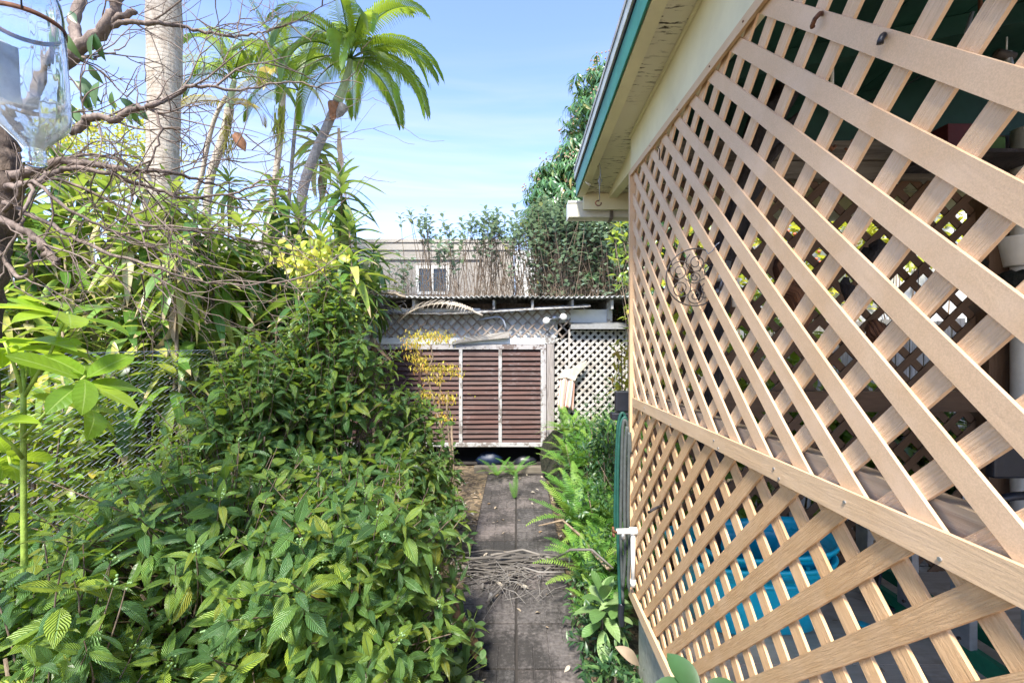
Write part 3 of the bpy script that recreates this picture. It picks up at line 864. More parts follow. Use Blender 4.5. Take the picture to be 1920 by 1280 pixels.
def build_front_lattice():
    def lat(Y): return HC + 0.806 + 0.039 * Y
    root = empty('lattice_wall', (X0, YE, 0.56), 'tall tan diamond lattice wall enclosing the porch on the right', 'lattice wall')
    t3 = lambda u, v, t: (X0 + t, u, HC + v)
    yn = 0.10; ye = YE - .004
    zr0 = lambda Y: -0.262 - .012 * Y       # rail top (relative to the eye)
    zr1 = lambda Y: -0.310 - .010 * Y
    up = [(yn, zr0(yn) - .02), (ye, zr0(ye) - .02), (ye, lat(ye) - HC + .01), (yn, lat(yn) - HC + .01)]
    lo = [(yn, -1.33), (ye, -1.33), (ye, zr1(ye) + .02), (yn, zr1(yn) + .02)]
    slats(root, t3, up, 1, -0.342, .1385, WV, -0.003, 0.0035, M['latA'], sl=.96)
    slats(root, t3, up, -1, 1.252, .1385, WV, 0.0037, 0.0105, M['latB'], sl=.96)
    # lower panel sheet bellies out a little towards the path
    def t3b(u, v, t): return (X0 + t - 0.012 * math.sin(max(0, min(1, (v + 1.33) / 1.0)) * math.pi), u, HC + v)
    slats(root, t3b, lo, -1, 0.785, PITCH, WV, -0.003, 0.0035, M['latC'])
    slats(root, t3b, lo, 1, -1.747, PITCH, WV, 0.0045, 0.0115, M['latC'])
    def trim(pts, name, x0, x1, mat=M['trim']):
        n = len(pts); vs = []; uv = []
        for x in (x0, x1):
            for (u, v) in pts:
                vs.append((x, u, HC + v)); uv.append((u, v) if abs(pts[1][0] - pts[0][0]) > abs(pts[2][1] - pts[1][1]) else (v, u))
        fs = [tuple(range(n)), tuple(range(2*n-1, n-1, -1))] + [(i, (i+1) % n, n + (i+1) % n, n + i) for i in range(n)]
        mb = MB(); mb.add(vs, fs, uv)
        return mb.build(name, mat, root, bevel=0.0015)
    trim([(yn, zr1(yn)), (ye - .03, zr1(ye)), (ye - .03, zr0(ye)), (yn, zr0(yn))], 'mid_rail', X0 - .013, X0 - .0045)
    trim([(yn, zr1(yn) + .03), (ye, zr1(ye) + .03), (ye, zr0(ye) + .035), (yn, zr0(yn) + .035)], 'inner_rail', X0 + .0125, X0 + .05, M['postwood'])
    # top frame strip
    l2 = lambda Y: lat(Y) - HC
    trim([(yn, l2(yn) - .022), (ye, l2(ye) - .022), (ye, l2(ye) + .004), (yn, l2(yn) + .004)], 'top_frame', X0 - .017, X0 - .006)
    # end upright
    trim([(ye - .001, -1.29), (ye + .022, -1.29), (ye + .022, l2(ye)), (ye - .001, l2(ye))], 'end_frame', X0 - .018, X0 + .024)
    trim([(ye - .034, -1.29), (ye - .003, -1.29), (ye - .003, l2(ye) - .023), (ye - .034, l2(ye) - .023)], 'end_frame', X0 + .013, X0 + .03)
    # bottom frame
    trim([(yn, -1.337), (ye + .02, -1.337), (ye + .02, -1.285), (yn, -1.285)], 'bottom_frame', X0 - .02, X0 - .006)
    # screws
    for i, y in enumerate((0.62, 0.80, 1.0, 1.02, 1.3, 1.33, 1.7, 2.05)):
        mb = MB(); z = HC + (-.283 - .012 * y if i % 2 else -.300 - .012 * y)
        mb.tube([(X0 - .0150, y, z), (X0 - .012, y, z)], 0.0032, 8)
        mb.build('screw', M['metal'], root)
    for y in (1.15, 1.35, 1.62, 1.95):
        mb = MB(); z = lat(y) - .009
        mb.tube([(X0 - .019, y, z), (X0 - .0165, y, z)], 0.0028, 8); mb.build('screw', M['rust'], root)
build_front_lattice()

# gutter, hooks, wires ------------------------------------------------
def build_eave_things():
    Yg = 3.15
    root = empty('gutter', (0.37, Yg, 2.78), 'short cream plastic gutter across the end of the eave', 'gutter')
    mb = MB()
    xa, xb = XX(1066, Yg), 2.6
    prof = [(-.0, 0.0), (0.03, -0.012), (0.07, -0.012), (0.085, 0.0), (0.09, 0.112), (-0.008, 0.112)]
    n = len(prof); vs = []
    for x in (xa, xb):
        for (y, z) in prof: vs.append((x, Yg + y, ZZ(407, Yg) + z))
    fs = [(i, n + i, n + (i+1) % n, (i+1) % n) for i in range(n)] + [tuple(range(n)), tuple(range(2*n-1, n-1, -1))]
    mb.add(vs, fs); mb.build('trough', M['gutter'], root, bevel=0.004)
    mb = MB(); zb = ZZ(407, Yg)
    mb.box((xa - .004, Yg - .012, zb + .098), (xb, Yg - .001, zb + .116)); mb.build('rim', M['white'], root, bevel=0.003)
    xs = XX(1146, Yg); mb = MB(); mb.box((xs - .012, Yg - .016, zb - .018), (xs + .012, Yg + .09, zb + .12)); mb.build('strap', M['beamin'], root, bevel=0.003)
    mb = MB(); mb.box((xa - .005, Yg - .004, zb - .012), (xa - .001, Yg + .09, zb + .112)); mb.build('end_cap', M['white'], root, bevel=0.002)
    # long wire hook
    Y = 2.62
    o = empty('wire_hook', P(1122, 292, Y), 'long twisted wire with a rusty hook hanging from the eave above the gutter', 'hook')
    mb = MB(); mb.tube([P(1120, 290, Y), P(1123, 300, Y), P(1120, 312, Y)], 0.006, 8); mb.build('screw_eye', M['rust'], o, True)
    mb = MB()
    mb.tube([P(1114, 312, Y), P(1116, 305, Y), P(1121, 301, Y), P(1125, 310, Y), P(1126, 330, Y), P(1122, 340, Y), P(1125, 348, Y), P(1128, 338, Y), P(1124, 330, Y), P(1124, 376, Y)], 0.0022, 6)
    mb.build('wire', M['galv'], o, True)
    mb = MB(); c = P(1122, 381, Y)
    mb.tube([c + Vector((0.017 * math.cos(a), 0, 0.015 * math.sin(a))) for a in np.linspace(1.2, 6.6, 14)], 0.004, 6); mb.build('hook', M['rust'], o, True)
    Y = 1.86
    o = empty('wire_hook', P(1213, 66, Y), 'small rusty cup hook with two bent wires under the eave near the top', 'hook')
    mb = MB(); mb.tube([P(1212, 64, Y), P(1213, 84, Y)], 0.005, 8); mb.build('screw_eye', M['rust'], o, True)
    mb = MB(); mb.tube([P(1205, 92, Y), P(1208, 82, Y), P(1213, 84, Y), P(1220, 84, Y), P(1219, 92, Y), P(1211, 97, Y), P(1212, 101, Y), P(1216, 98, Y)], 0.0018, 6); mb.build('wire', M['galv'], o, True)
    Y = 2.85
    mb = MB(); mb.tube([P(1098, 340, Y), P(1107, 348, Y)], 0.008, 8)
    tag(mb.build('peg', M['white'], None, True), 'small white peg under the far end of the eave', 'peg')
    # rusty hooks and stubs poking through the lattice
    def stub(pts, r, mat, name, label, cat):
        mb = MB(); mb.tube(pts, r, 8); o = mb.build(name, mat, None, True); tag(o, label, cat)
    y1 = .60 * F / (1525 - CX)
    xw = X0 - .006
    def W(px, py, dx=0.0):
        x = xw - dx; Y = x * F / (px - CX); return P(px, py, Y)
    stub([W(1545, 25, -.02), W(1537, 26, .01), W(1528, 36, .02), W(1523, 48, .015), W(1524, 52, .012)], 0.0045, M['rust'], 'rusty_hook', 'rusty hook wrapped over a high lattice slat', 'hook')
    stub([W(1662, 62, -.03), W(1655, 68, .008), W(1651, 76, .012), W(1650, 83, .012)], 0.005, M['black'], 'black_tie', 'black tie looped over the high lattice slat, right of the rusty hook', 'tie')
    stub([W(1244, 947, -.03), W(1234, 950, .02), W(1224, 955, .05), W(1216, 960, .06)], 0.0055, M['bark_dark'], 'dark_stick', 'short dark stick poking out of the lower lattice', 'stick')
    stub([W(1236, 300, 0), W(1237, 280, .012), W(1233, 276, .015), W(1237, 274, .012)], 0.002, M['iron'], 'wire_loop', 'thin dark wire hooked over the lattice near its top corner', 'wire')
    stub([W(1249, 372, 0), W(1254, 364, .01), W(1258, 367, .008)], 0.002, M['iron'], 'wire_loop', 'small dark wire twist on the lattice above the scroll medallion', 'wire')
build_eave_things()

def build_medallion():
    root = empty('iron_medallion', P(1303, 520, 1.43), 'round dark wrought iron scroll medallion hanging on the lattice wall', 'wall ornament')
    c = np.array(P(1303, 520, 1.42)); rr = 0.092
    a = R(-4)
    ax = np.array((math.cos(a), math.sin(a), 0.22)); ax /= np.linalg.norm(ax)
    az = np.array((0.18, -.1, 1.0)); az = az - ax * np.dot(az, ax); az /= np.linalg.norm(az)
    c2 = lambda x, y: c + ax * x + az * y
    mb = MB(); mb.tube([c2(rr * math.cos(t), rr * math.sin(t)) for t in np.linspace(0, 2 * math.pi, 41)], 0.0026, 6, False); mb.build('ring', M['iron'], root, True)
    def scroll(cx, cy, r, s, a0):
        pts = []
        for t in np.linspace(0, 1, 26):
            ang = a0 + s * t * 3.6 * math.pi; q = r * (1 - t * .8)
            pts.append(c2(cx + q * math.cos(ang), cy + q * math.sin(ang)))
        mb = MB(); mb.tube(pts, 0.0019, 5); mb.build('scroll', M['iron'], root, True)
    for (x, y, r, s, a0) in ((-.045, .03, .036, 1, 0), (-.05, -.025, .034, -1, 1), (.012, .045, .034, 1, 2), (.052, .01, .034, -1, 3), (.03, -.045, .036, 1, 1.5), (-.012, -.058, .03, -1, 0.5), (.0, 0, .022, 1, 2.5)):
        scroll(x, y, r, s, a0)
    mb = MB(); mb.tube([c2(.05, .078), P(1328, 476, 1.36), P(1336, 470, 1.35), P(1344, 458, 1.335), P(1349, 455, 1.33)], 0.0016, 5); mb.build('hanging_wire', M['galv'], root, True)
build_medallion()

def build_porch_things():
    # turquoise tub
    def tub(cx, cy, z0, h, rx, ry, label, tilt=0.0):
        root = empty('storage_tub', (cx, cy, z0), label, 'plastic tub', 'turquoise tubs nested on the porch floor')
        n = 48
        def ring(s, z, wav=0.0):
            out = []
            for k in range(n):
                a = 2 * math.pi * k / n
                ca, sa = math.cos(a), math.sin(a)
                e = 0.55
                x = rx * s * math.copysign(abs(ca) ** e, ca); y = ry * s * math.copysign(abs(sa) ** e, sa)
                out.append((cx + x, cy + y, z0 + z + wav * math.cos(2 * a) + tilt * x))
            return out
        prof = [(0.74, 0.0, 0), (0.80, 0.012, 0), (0.86, h * .42, 0), (0.90, h * .66, 0), (0.96, h * .93, .008), (1.03, h * .94, .008), (1.05, h, .01), (1.02, h + .006, .01), (0.97, h * .96, .008), (0.93, h * .80, .004), (0.86, h * .4, 0), (0.80, 0.03, 0)]
        mb = MB(); vs = []; fs = []
        for (s, z, w) in prof: vs += ring(s, z, w)
        m = len(prof)
        for i in range(m - 1):
            for k in range(n): fs.append((i*n + k, i*n + (k+1) % n, (i+1)*n + (k+1) % n, (i+1)*n + k))
        fs.append(tuple(range(n - 1, -1, -1))); fs.append(tuple((m-1)*n + k for k in range(n)))
        mb.add(vs, fs); mb.build('shell', M['tub'], root, True)
        mb = MB(); mb.tube([(cx - .09, cy - ry * 1.08, z0 + h * .86), (cx - .08, cy - ry * 1.16, z0 + h * .82), (cx + .08, cy - ry * 1.16, z0 + h * .82), (cx + .09, cy - ry * 1.08, z0 + h * .86)], .009, 8); mb.build('handle', M['tub'], root, True)
    tub(1.02, 1.95, FL, 0.30, 0.315, 0.215, 'large turquoise plastic tub standing on the porch floor')
    tub(1.08, 1.96, FL + .05, 0.285, 0.285, 0.19, 'second turquoise plastic tub nested inside the large one, its rim tilted up', 0.06)
    # ladder on its side
    root = empty('step_ladder', (1.70, 2.18, FL), 'green fibreglass ladder lying on edge with grey metal rungs', 'ladder')
    Xl = 1.70
    for z, nm in ((FL + .03, 'rail'), (FL + .36, 'rail')):
        mb = MB(); mb.beam((Xl, 2.20, z), (Xl, 0.85, z), .03, .07); mb.build(nm, M['ladder'], root, bevel=0.003)
        mb = MB(); mb.beam((Xl + .022, 2.20, z + (.03 if z > 1 else -.02)), (Xl + .022, 0.85, z + (.03 if z > 1 else -.02)), .05, .008); mb.build('rail_flange', M['ladder'], root)
    for i in range(6):
        y = 2.12 - i * .235
        mb = MB(); mb.beam((Xl - .012, y, FL + .06), (Xl - .012, y, FL + .335), .075, .03, (1, 0, 0)); mb.build('rung', M['metal'], root, bevel=0.004)
        for zz in (FL + .085, FL + .315):
            mb = MB(); mb.tube([(Xl - .034, y, zz), (Xl - .026, y, zz)], .006, 8); mb.build('rivet', M['iron'], root)
    for z in (FL + .05, FL + .33):
        mb = MB(); mb.beam((Xl + .14, 2.2, z), (Xl + .14, 0.9, z), .03, .05); mb.build('rail', M['ladder'], root, bevel=0.003)
    mb = MB(); mb.beam((1.62, 1.98, FL + .02), (1.66, 1.96, FL + .42), .06, .012); mb.beam((1.60, 1.99, FL + .01), (1.70, 1.97, FL + .01), .06, .012)
    tag(mb.build('black_bracket', M['black'], None, bevel=0.003), 'flat black plastic strip standing behind the ladder rungs', 'strip')
    # turquoise fragments
    for i, (px, py, s) in enumerate(((1608, 1188, .05), (1618, 1172, .045), (1600, 1178, .02))):
        c = P(px, py, 1); t = (HC - FL - .006) / (HC - c.z); c = Vector((c.x * t, t, FL + .006))
        mb = MB(); a = U(0, 3)
        pts = [(s * math.cos(a + q) * w, s * math.sin(a + q) * w) for q, w in ((0, 1), (1.1, .5), (2.2, .9), (3.4, .45), (4.6, .8), (5.5, .4))]
        mb.add([(c.x + x, c.y + y, c.z + .008 * (k % 2)) for k, (x, y) in enumerate(pts)] + [(c.x + x, c.y + y, c.z - .004 + .008 * (k % 2)) for k, (x, y) in enumerate(pts)],
               [tuple(range(6)), tuple(range(11, 5, -1))] + [(k, (k+1) % 6, 6 + (k+1) % 6, 6 + k) for k in range(6)])
        tag(mb.build('plastic_shard', M['tub']), ('large', 'middle sized', 'smallest')[i] + ' broken turquoise shard on the floor between tub and ladder', 'shard', 'broken turquoise shards')
    # black tubular chair end at the right
    root = empty('tubular_chair', P(1890, 960, 1.75), 'black tubular metal chair arm behind the lattice at the right edge', 'chair')
    Y = 1.75
    mb = MB()
    mb.tube([P(1990, 925, Y), P(1900, 930, Y), P(1872, 935, Y), P(1862, 945, Y), P(1862, 962, Y), P(1872, 972, Y), P(1990, 970, Y)], .016, 10); mb.build('arm', M['black'], root, True)
    mb = MB(); mb.tube([P(1885, 970, Y), P(1880, 1100, Y)], .014, 10); mb.tube([P(1990, 970, Y), P(1985, 1130, Y)], .014, 10); mb.build('leg', M['black'], root, True)
    mb = MB(); mb.box((XX(1890, Y), Y + .05, ZZ(905, Y)), (XX(2050, Y), Y + .09, ZZ(790, Y))); mb.build('backrest', M['black'], root, bevel=0.01)
    # rusty white rod hanging from the ceiling
    Y = 1.45
    root = empty('hanging_rod', P(1557, 90, Y), 'thin white rod with rust spots hanging from the green ceiling', 'rod')
    mb = MB(); mb.tube([P(1560, 70, Y), P(1560, 160, Y), P(1556, 220, Y), P(1557, 262, Y)], .0055, 8); mb.build('rod', M['white'], root, True)
    mb = MB(); mb.tube([P(1557, 262, Y), P(1555, 272, Y), P(1560, 281, Y), P(1566, 274, Y)], .0062, 8); mb.tube([P(1560, 66, Y), P(1560, 92, Y)], .0062, 8); mb.build('rusty_end', M['rust'], root, True)
    mb = MB(); mb.tube([P(1598, 262, Y), P(1597, 274, Y), P(1590, 282, Y), P(1584, 278, Y)], .004, 8)
    tag(mb.build('rusty_hook', M['rust'], None, True), 'small rusty hook hanging right of the thin white rod', 'hook')
    # tongs-like galvanised hook
    Y = 1.10
    mb = MB(); mb.tube([P(1823, 24, Y), P(1812, 60, Y), P(1811, 80, Y), P(1820, 95, Y), P(1825, 88, Y), P(1829, 98, Y), P(1818, 106, Y), P(1802, 132, Y)], .0042, 8)
    tag(mb.build('bent_wire_hook', M['galv'], None, True), 'bent galvanised wire hook hanging high behind the lattice on the right', 'hook')
    mb = MB(); mb.tube([P(1838, -10, Y), P(1838, 40, Y), P(1842, 72, Y)], .0045, 8)
    tag(mb.build('rusty_rod', M['rust'], None, True), 'short rusty rod beside the bent wire hook', 'rod')
    Y = 1.25
    root = empty('pulley', P(1888, 130, Y), 'old metal clamp hanging from a cord near the right edge', 'clamp')
    mb = MB(); mb.tube([P(1888, 70, Y), P(1887, 100, Y)], .002, 6); mb.build('cord', M['white'], root, True)
    mb = MB(); mb.tube([P(1878, 100, Y), P(1890, 100, Y), P(1893, 128, Y), P(1884, 140, Y), P(1898, 158, Y), P(1892, 170, Y)], .009, 8); mb.tube([P(1862, 128, Y), P(1880, 145, Y), P(1888, 168, Y)], .006, 8); mb.build('jaw', M['metal'], root, True)
    mb = MB(); mb.tube([P(1868, 100, Y), P(1900, 108, Y)], .012, 8); mb.build('pivot', M['iron'], root, True)
    # coconut / driftwood ornaments in front of the end screen
    def chunk(px, py, w, h, Y, name, label, mat, seed, tiltx=0.0):
        rs = np.random.default_rng(seed); c = P(px, py, Y)
        mb = MB()
        pts = []; rad = []
        m = 9
        for i in range(m):
            t = i / (m - 1); pts.append(c + Vector((rs.uniform(-.15, .15) * w + tiltx * (t - .5) * h, rs.uniform(-.01, .01), (0.5 - t) * h)))
            rad.append(w / 2 * (math.sin(math.pi * (0.08 + 0.84 * t)) ** .6) * rs.uniform(.75, 1.15))
        pr = rs.uniform(.65, 1.25, (m, 12))
        mb.tube(pts, rad, 12, True, lambda i, k: pr[i, k])
        o = mb.build(name, mat, None, True); tag(o, label, 'ornament'); return o
    chunk(1642, 488, .11, .16, 2.0, 'coconut_shell', 'dark coconut shell ornament hanging at eye height before the end screen', M['bark_dark'], 3)
    chunk(1480, 540, .12, .26, 1.95, 'driftwood', 'twisted red brown driftwood hanging near the middle of the screen', M['driftwood'], 5, .3)
    chunk(1508, 590, .07, .20, 1.97, 'driftwood', 'smaller red brown driftwood piece low beside the twisted one', M['driftwood'], 8, -.4)
    chunk(1650, 645, .085, .22, 2.02, 'bark_slab', 'dark brown bark slab hanging below the coconut shell', M['driftwood'], 11, .25)
    chunk(1405, 650, .04, .10, 1.9, 'small_gourd', 'small brown gourd hanging low behind the lattice', M['driftwood'], 13)
    chunk(1590, 560, .05, .2, 2.05, 'bark_strip', 'narrow dark bark strip hanging between driftwood and coconut shell', M['bark_dark'], 21, .1)
    # shell-like white bowl
    Y = 1.9
    root = empty('white_mobile', P(1722, 592, Y), 'small round white hanging bell on a thin cord', 'bell')
    mb = MB(); mb.ball(P(1722, 594, Y), .032, 16, 10, (1, .9, .8)); mb.build('body', M['white'], root, True)
    mb = MB(); mb.tube([P(1722, 500, Y), P(1722, 582, Y)], .0015, 5); mb.build('cord', M['iron'], root, True)
    mb = MB(); c = P(1731, 596, Y - .026); mb.ball(c, .007, 8, 6); mb.build('hole', M['black'], root, True)
    # hanging basket
    Y = 1.75
    root = empty('hanging_basket', P(1895, 520, Y), 'mossy hanging basket with white pot at the right edge', 'hanging basket')
    mb = MB(); mb.ball(P(1905, 548, Y), .105, 18, 12, (1.1, 1.0, .8), .10); mb.build('moss_ball', M['moss'], root, False)
    mb = MB(); mb.lathe([(.001, -.06), (.045, -.06), (.062, .05), (.066, .055), (.058, .05), (.04, -.05)], 20, P(1912, 470, Y)); mb.build('pot', M['white'], root, True)
    mb = MB(); mb.ball(P(1810, 495, 2.05), .07, 12, 8, (1, 1, .9), .15)
    tag(mb.build('moss_ball', M['moss'], None), 'dark mossy ball hanging left of the white potted basket', 'ornament')
    # floodlight and fan-like lamp behind lattice near medallion
    Y = 1.85
    mb = MB(); mb.tube([P(1363, 490, Y), P(1358, 530, Y), P(1348, 572, Y)], [.016, .015, .02], 10); mb.ball(P(1349, 548, Y), .02, 10, 8)
    tag(mb.build('grey_flashlight', M['metal'], None, True), 'grey metal tube hanging left, behind the lattice by the scroll medallion', 'tube')
    mb = MB(); mb.tube([P(1372, 505, Y), P(1380, 540, Y), P(1378, 575, Y)], [.016, .018, .012], 10)
    tag(mb.build('grey_tube', M['white'], None, True), 'pale grey tube hanging right of the darker metal tube', 'tube')
    mb = MB(); mb.ball(P(1345, 518, 1.7), .022, 12, 8)
    tag(mb.build('glass_ball', M['metal'], None, True), 'small grey ball just right of the scroll medallion', 'ball')
    # gnarled trunk
    rs = np.random.default_rng(4)
    Y = 2.02
    root = empty('gnarled_trunk', P(1340, 1060, Y), 'dark gnarled tree trunk growing up inside the porch behind the lattice', 'tree')
    pts = [P(1335, 1075, Y), P(1335, 900, Y), P(1340, 760, Y), P(1330, 640, Y), P(1350, 540, Y), P(1372, 440, Y), P(1402, 340, Y), P(1432, 240, Y), P(1470, 175, Y), P(1500, 110, 1.9), P(1520, 40, 1.75), P(1530, -60, 1.65)]
    rad = [.05, .045, .04, .045, .05, .058, .066, .07, .065, .055, .045, .04]
    # densify
    pp = []; rr = []
    for i in range(len(pts) - 1):
        for t in (0, .33, .66):
            pp.append(pts[i].lerp(pts[i+1], t) + Vector((rs.uniform(-.01, .01), rs.uniform(-.01, .01), 0))); rr.append((rad[i] * (1 - t) + rad[i+1] * t) * rs.uniform(.85, 1.15))
    pr = rs.uniform(.75, 1.2, (len(pp), 14))
    pr = (pr + np.roll(pr, 1, 0)) / 2
    mb = MB(); mb.tube(pp, rr, 14, True, lambda i, k: pr[i, k]); mb.build('trunk', M['bark_dark'], root, True)
    for (a, b, c, r) in (((1432, 260), (1480, 230), (1530, 190), .02), ((1372, 440), (1330, 400), (1300, 330), .022), ((1402, 340), (1440, 300), (1475, 262), .028), ((1345, 560), (1385, 500), (1430, 400), .02), ((1290, 700), (1310, 560), (1345, 480), .025)):
        mb = MB(); mb.tube([P(*a, Y), P(*b, Y - .05), P(*c, Y - .1)], [r, r * .8, r * .5], 8); mb.build('limb', M['bark_dark'], root, True)
    mb = MB(); mb.tube([P(1305, 800, 2.1), P(1312, 950, 2.1), P(1318, 1100, 2.1)], [.02, .016, .02], 8)
    tag(mb.build('thin_post', M['bark_dark'], None, True), 'thin dark trunk standing behind the lower lattice left of the tub', 'trunk')
    # light cord across ceiling
    mb = MB(); mb.tube([P(1625, 190, 1.6), P(1660, 180, 1.55), P(1700, 160, 1.5), P(1760, 120, 1.4), P(1850, 60, 1.3)], .0025, 5)
    tag(mb.build('cable', M['black'], None, True), 'thin black cable sagging under the green ceiling', 'cable')
    # shelf clutter dark box upper right
    root = empty('wall_shelf', P(1830, 260, 1.95), 'dark shelf with boxes high behind the lattice on the right', 'shelf')
    mb = MB(); mb.box((XX(1770, 1.95), 1.95, ZZ(285, 1.95)), (XX(1990, 1.95), 2.2, ZZ(278, 1.95))); mb.build('board', M['bark_dark'], root)
    mb = MB(); mb.box((XX(1790, 1.95), 1.98, ZZ(277, 1.95)), (XX(1850, 1.95), 2.15, ZZ(225, 1.95))); mb.build('red_box', m_plain('dark_red_card', (.09, .015, .02), .6), root, bevel=.003)
    mb = MB(); mb.box((XX(1852, 1.95), 1.98, ZZ(277, 1.95)), (XX(1900, 1.95), 2.15, ZZ(250, 1.95))); mb.build('green_box', m_plain('green_card', (.05, .12, .015), .6), root, bevel=.003)
build_porch_things()

def build_hose():
    Y = 2.36
    root = empty('garden_hose', P(1165, 780, Y), 'green and grey garden hose hanging in long loops beside the lattice corner', 'hose')
    def strand(pts, r, mat):
        # smooth
        P3 = [np.array(p) for p in pts]; out = []
        for i in range(len(P3) - 1):
            p0 = P3[max(i-1, 0)]; p1 = P3[i]; p2 = P3[i+1]; p3 = P3[min(i+2, len(P3)-1)]
            for t in np.linspace(0, 1, 6, endpoint=False):
                out.append(0.5 * ((2*p1) + (-p0+p2)*t + (2*p0-5*p1+4*p2-p3)*t*t + (-p0+3*p1-3*p2+p3)*t**3))
        out.append(P3[-1])
        mb = MB(); mb.tube(out, r, 10); mb.build('strand', mat, root, True)
    strand([P(1178, 800, Y), P(1172, 782, Y), P(1163, 800, Y), P(1159, 860, Y), P(1158, 960, Y), P(1160, 1060, Y), P(1163, 1140, Y)], .0085, M['hoseG'])
    strand([P(1180, 815, Y - .02), P(1174, 790, Y - .02), P(1168, 800, Y - .02), P(1165, 900, Y - .02), P(1164, 1000, Y - .02), P(1168, 1130, Y - .02)], .0085, M['hoseK'])
    strand([P(1181, 830, Y - .05), P(1176, 800, Y - .05), P(1172, 850, Y - .05), P(1171, 950, Y - .05), P(1172, 1040, Y - .05), P(1168, 1100, Y - .04)], .009, M['hoseK'])
    strand([P(1183, 850, Y - .07), P(1180, 810, Y - .07), P(1179, 880, Y - .07), P(1178, 960, Y - .07), P(1180, 1030, Y - .07), P(1178, 1090, Y - .07), P(1184, 1112, Y - .06), P(1192, 1116, Y - .05)], .0085, M['hoseK'])
    strand([P(1184, 830, Y + .02), P(1170, 776, Y + .02), P(1160, 790, Y + .02), P(1156, 850, Y + .02), P(1153, 950, Y + .02), P(1154, 1000, Y + .02)], .0085, M['hoseG'])
    strand([P(1166, 1130, Y), P(1164, 1150, Y), P(1166, 1172, Y)], .017, M['black'])
    mb = MB(); mb.box((XX(1150, Y), Y + .03, ZZ(790, Y)), (XX(1184, Y), Y + .09, ZZ(776, Y))); mb.box((XX(1158, Y), Y + .04, ZZ(774, Y)), (XX(1184, Y), Y + .08, ZZ(735, Y)))
    tag(mb.build('hose_bracket', M['black'], None, bevel=.006), 'black bracket holding the garden hose by the lattice corner', 'bracket')
    Y = 2.22
    root = empty('water_tap', P(1180, 998, Y), 'white plastic pipe tap with rusty handle beside the hose', 'tap')
    mb = MB(); mb.tube([P(1156, 996, Y), P(1198, 995, Y)], .014, 12); mb.build('spout', M['white'], root, True)
    mb = MB(); mb.tube([P(1187, 995, Y), P(1187, 1098, Y)], .0115, 12); mb.build('riser', M['white'], root, True)
    mb = MB(); mb.tube([P(1181, 995, Y), P(1196, 995, Y)], .02, 12); mb.build('elbow', M['white'], root, True)
    mb = MB(); mb.tube([P(1187, 1086, Y), P(1187, 1098, Y)], .015, 12); mb.build('coupling', M['white'], root, True)
    mb = MB(); mb.tube([P(1168, 998, Y), P(1168, 1010, Y)], .012, 10); mb.build('nozzle', M['metal'], root, True)
    mb = MB(); c = P(1150, 997, Y - .03)
    for k in range(5):
        a = k * 1.256; mb.tube([c, c + Vector((0.0, .022 * math.cos(a), .026 * math.sin(a)))], .006, 6)
    mb.tube([P(1150, 997, Y - .03), P(1160, 997, Y)], .005, 6); mb.build('handle', M['rust'], root, True)
build_hose()

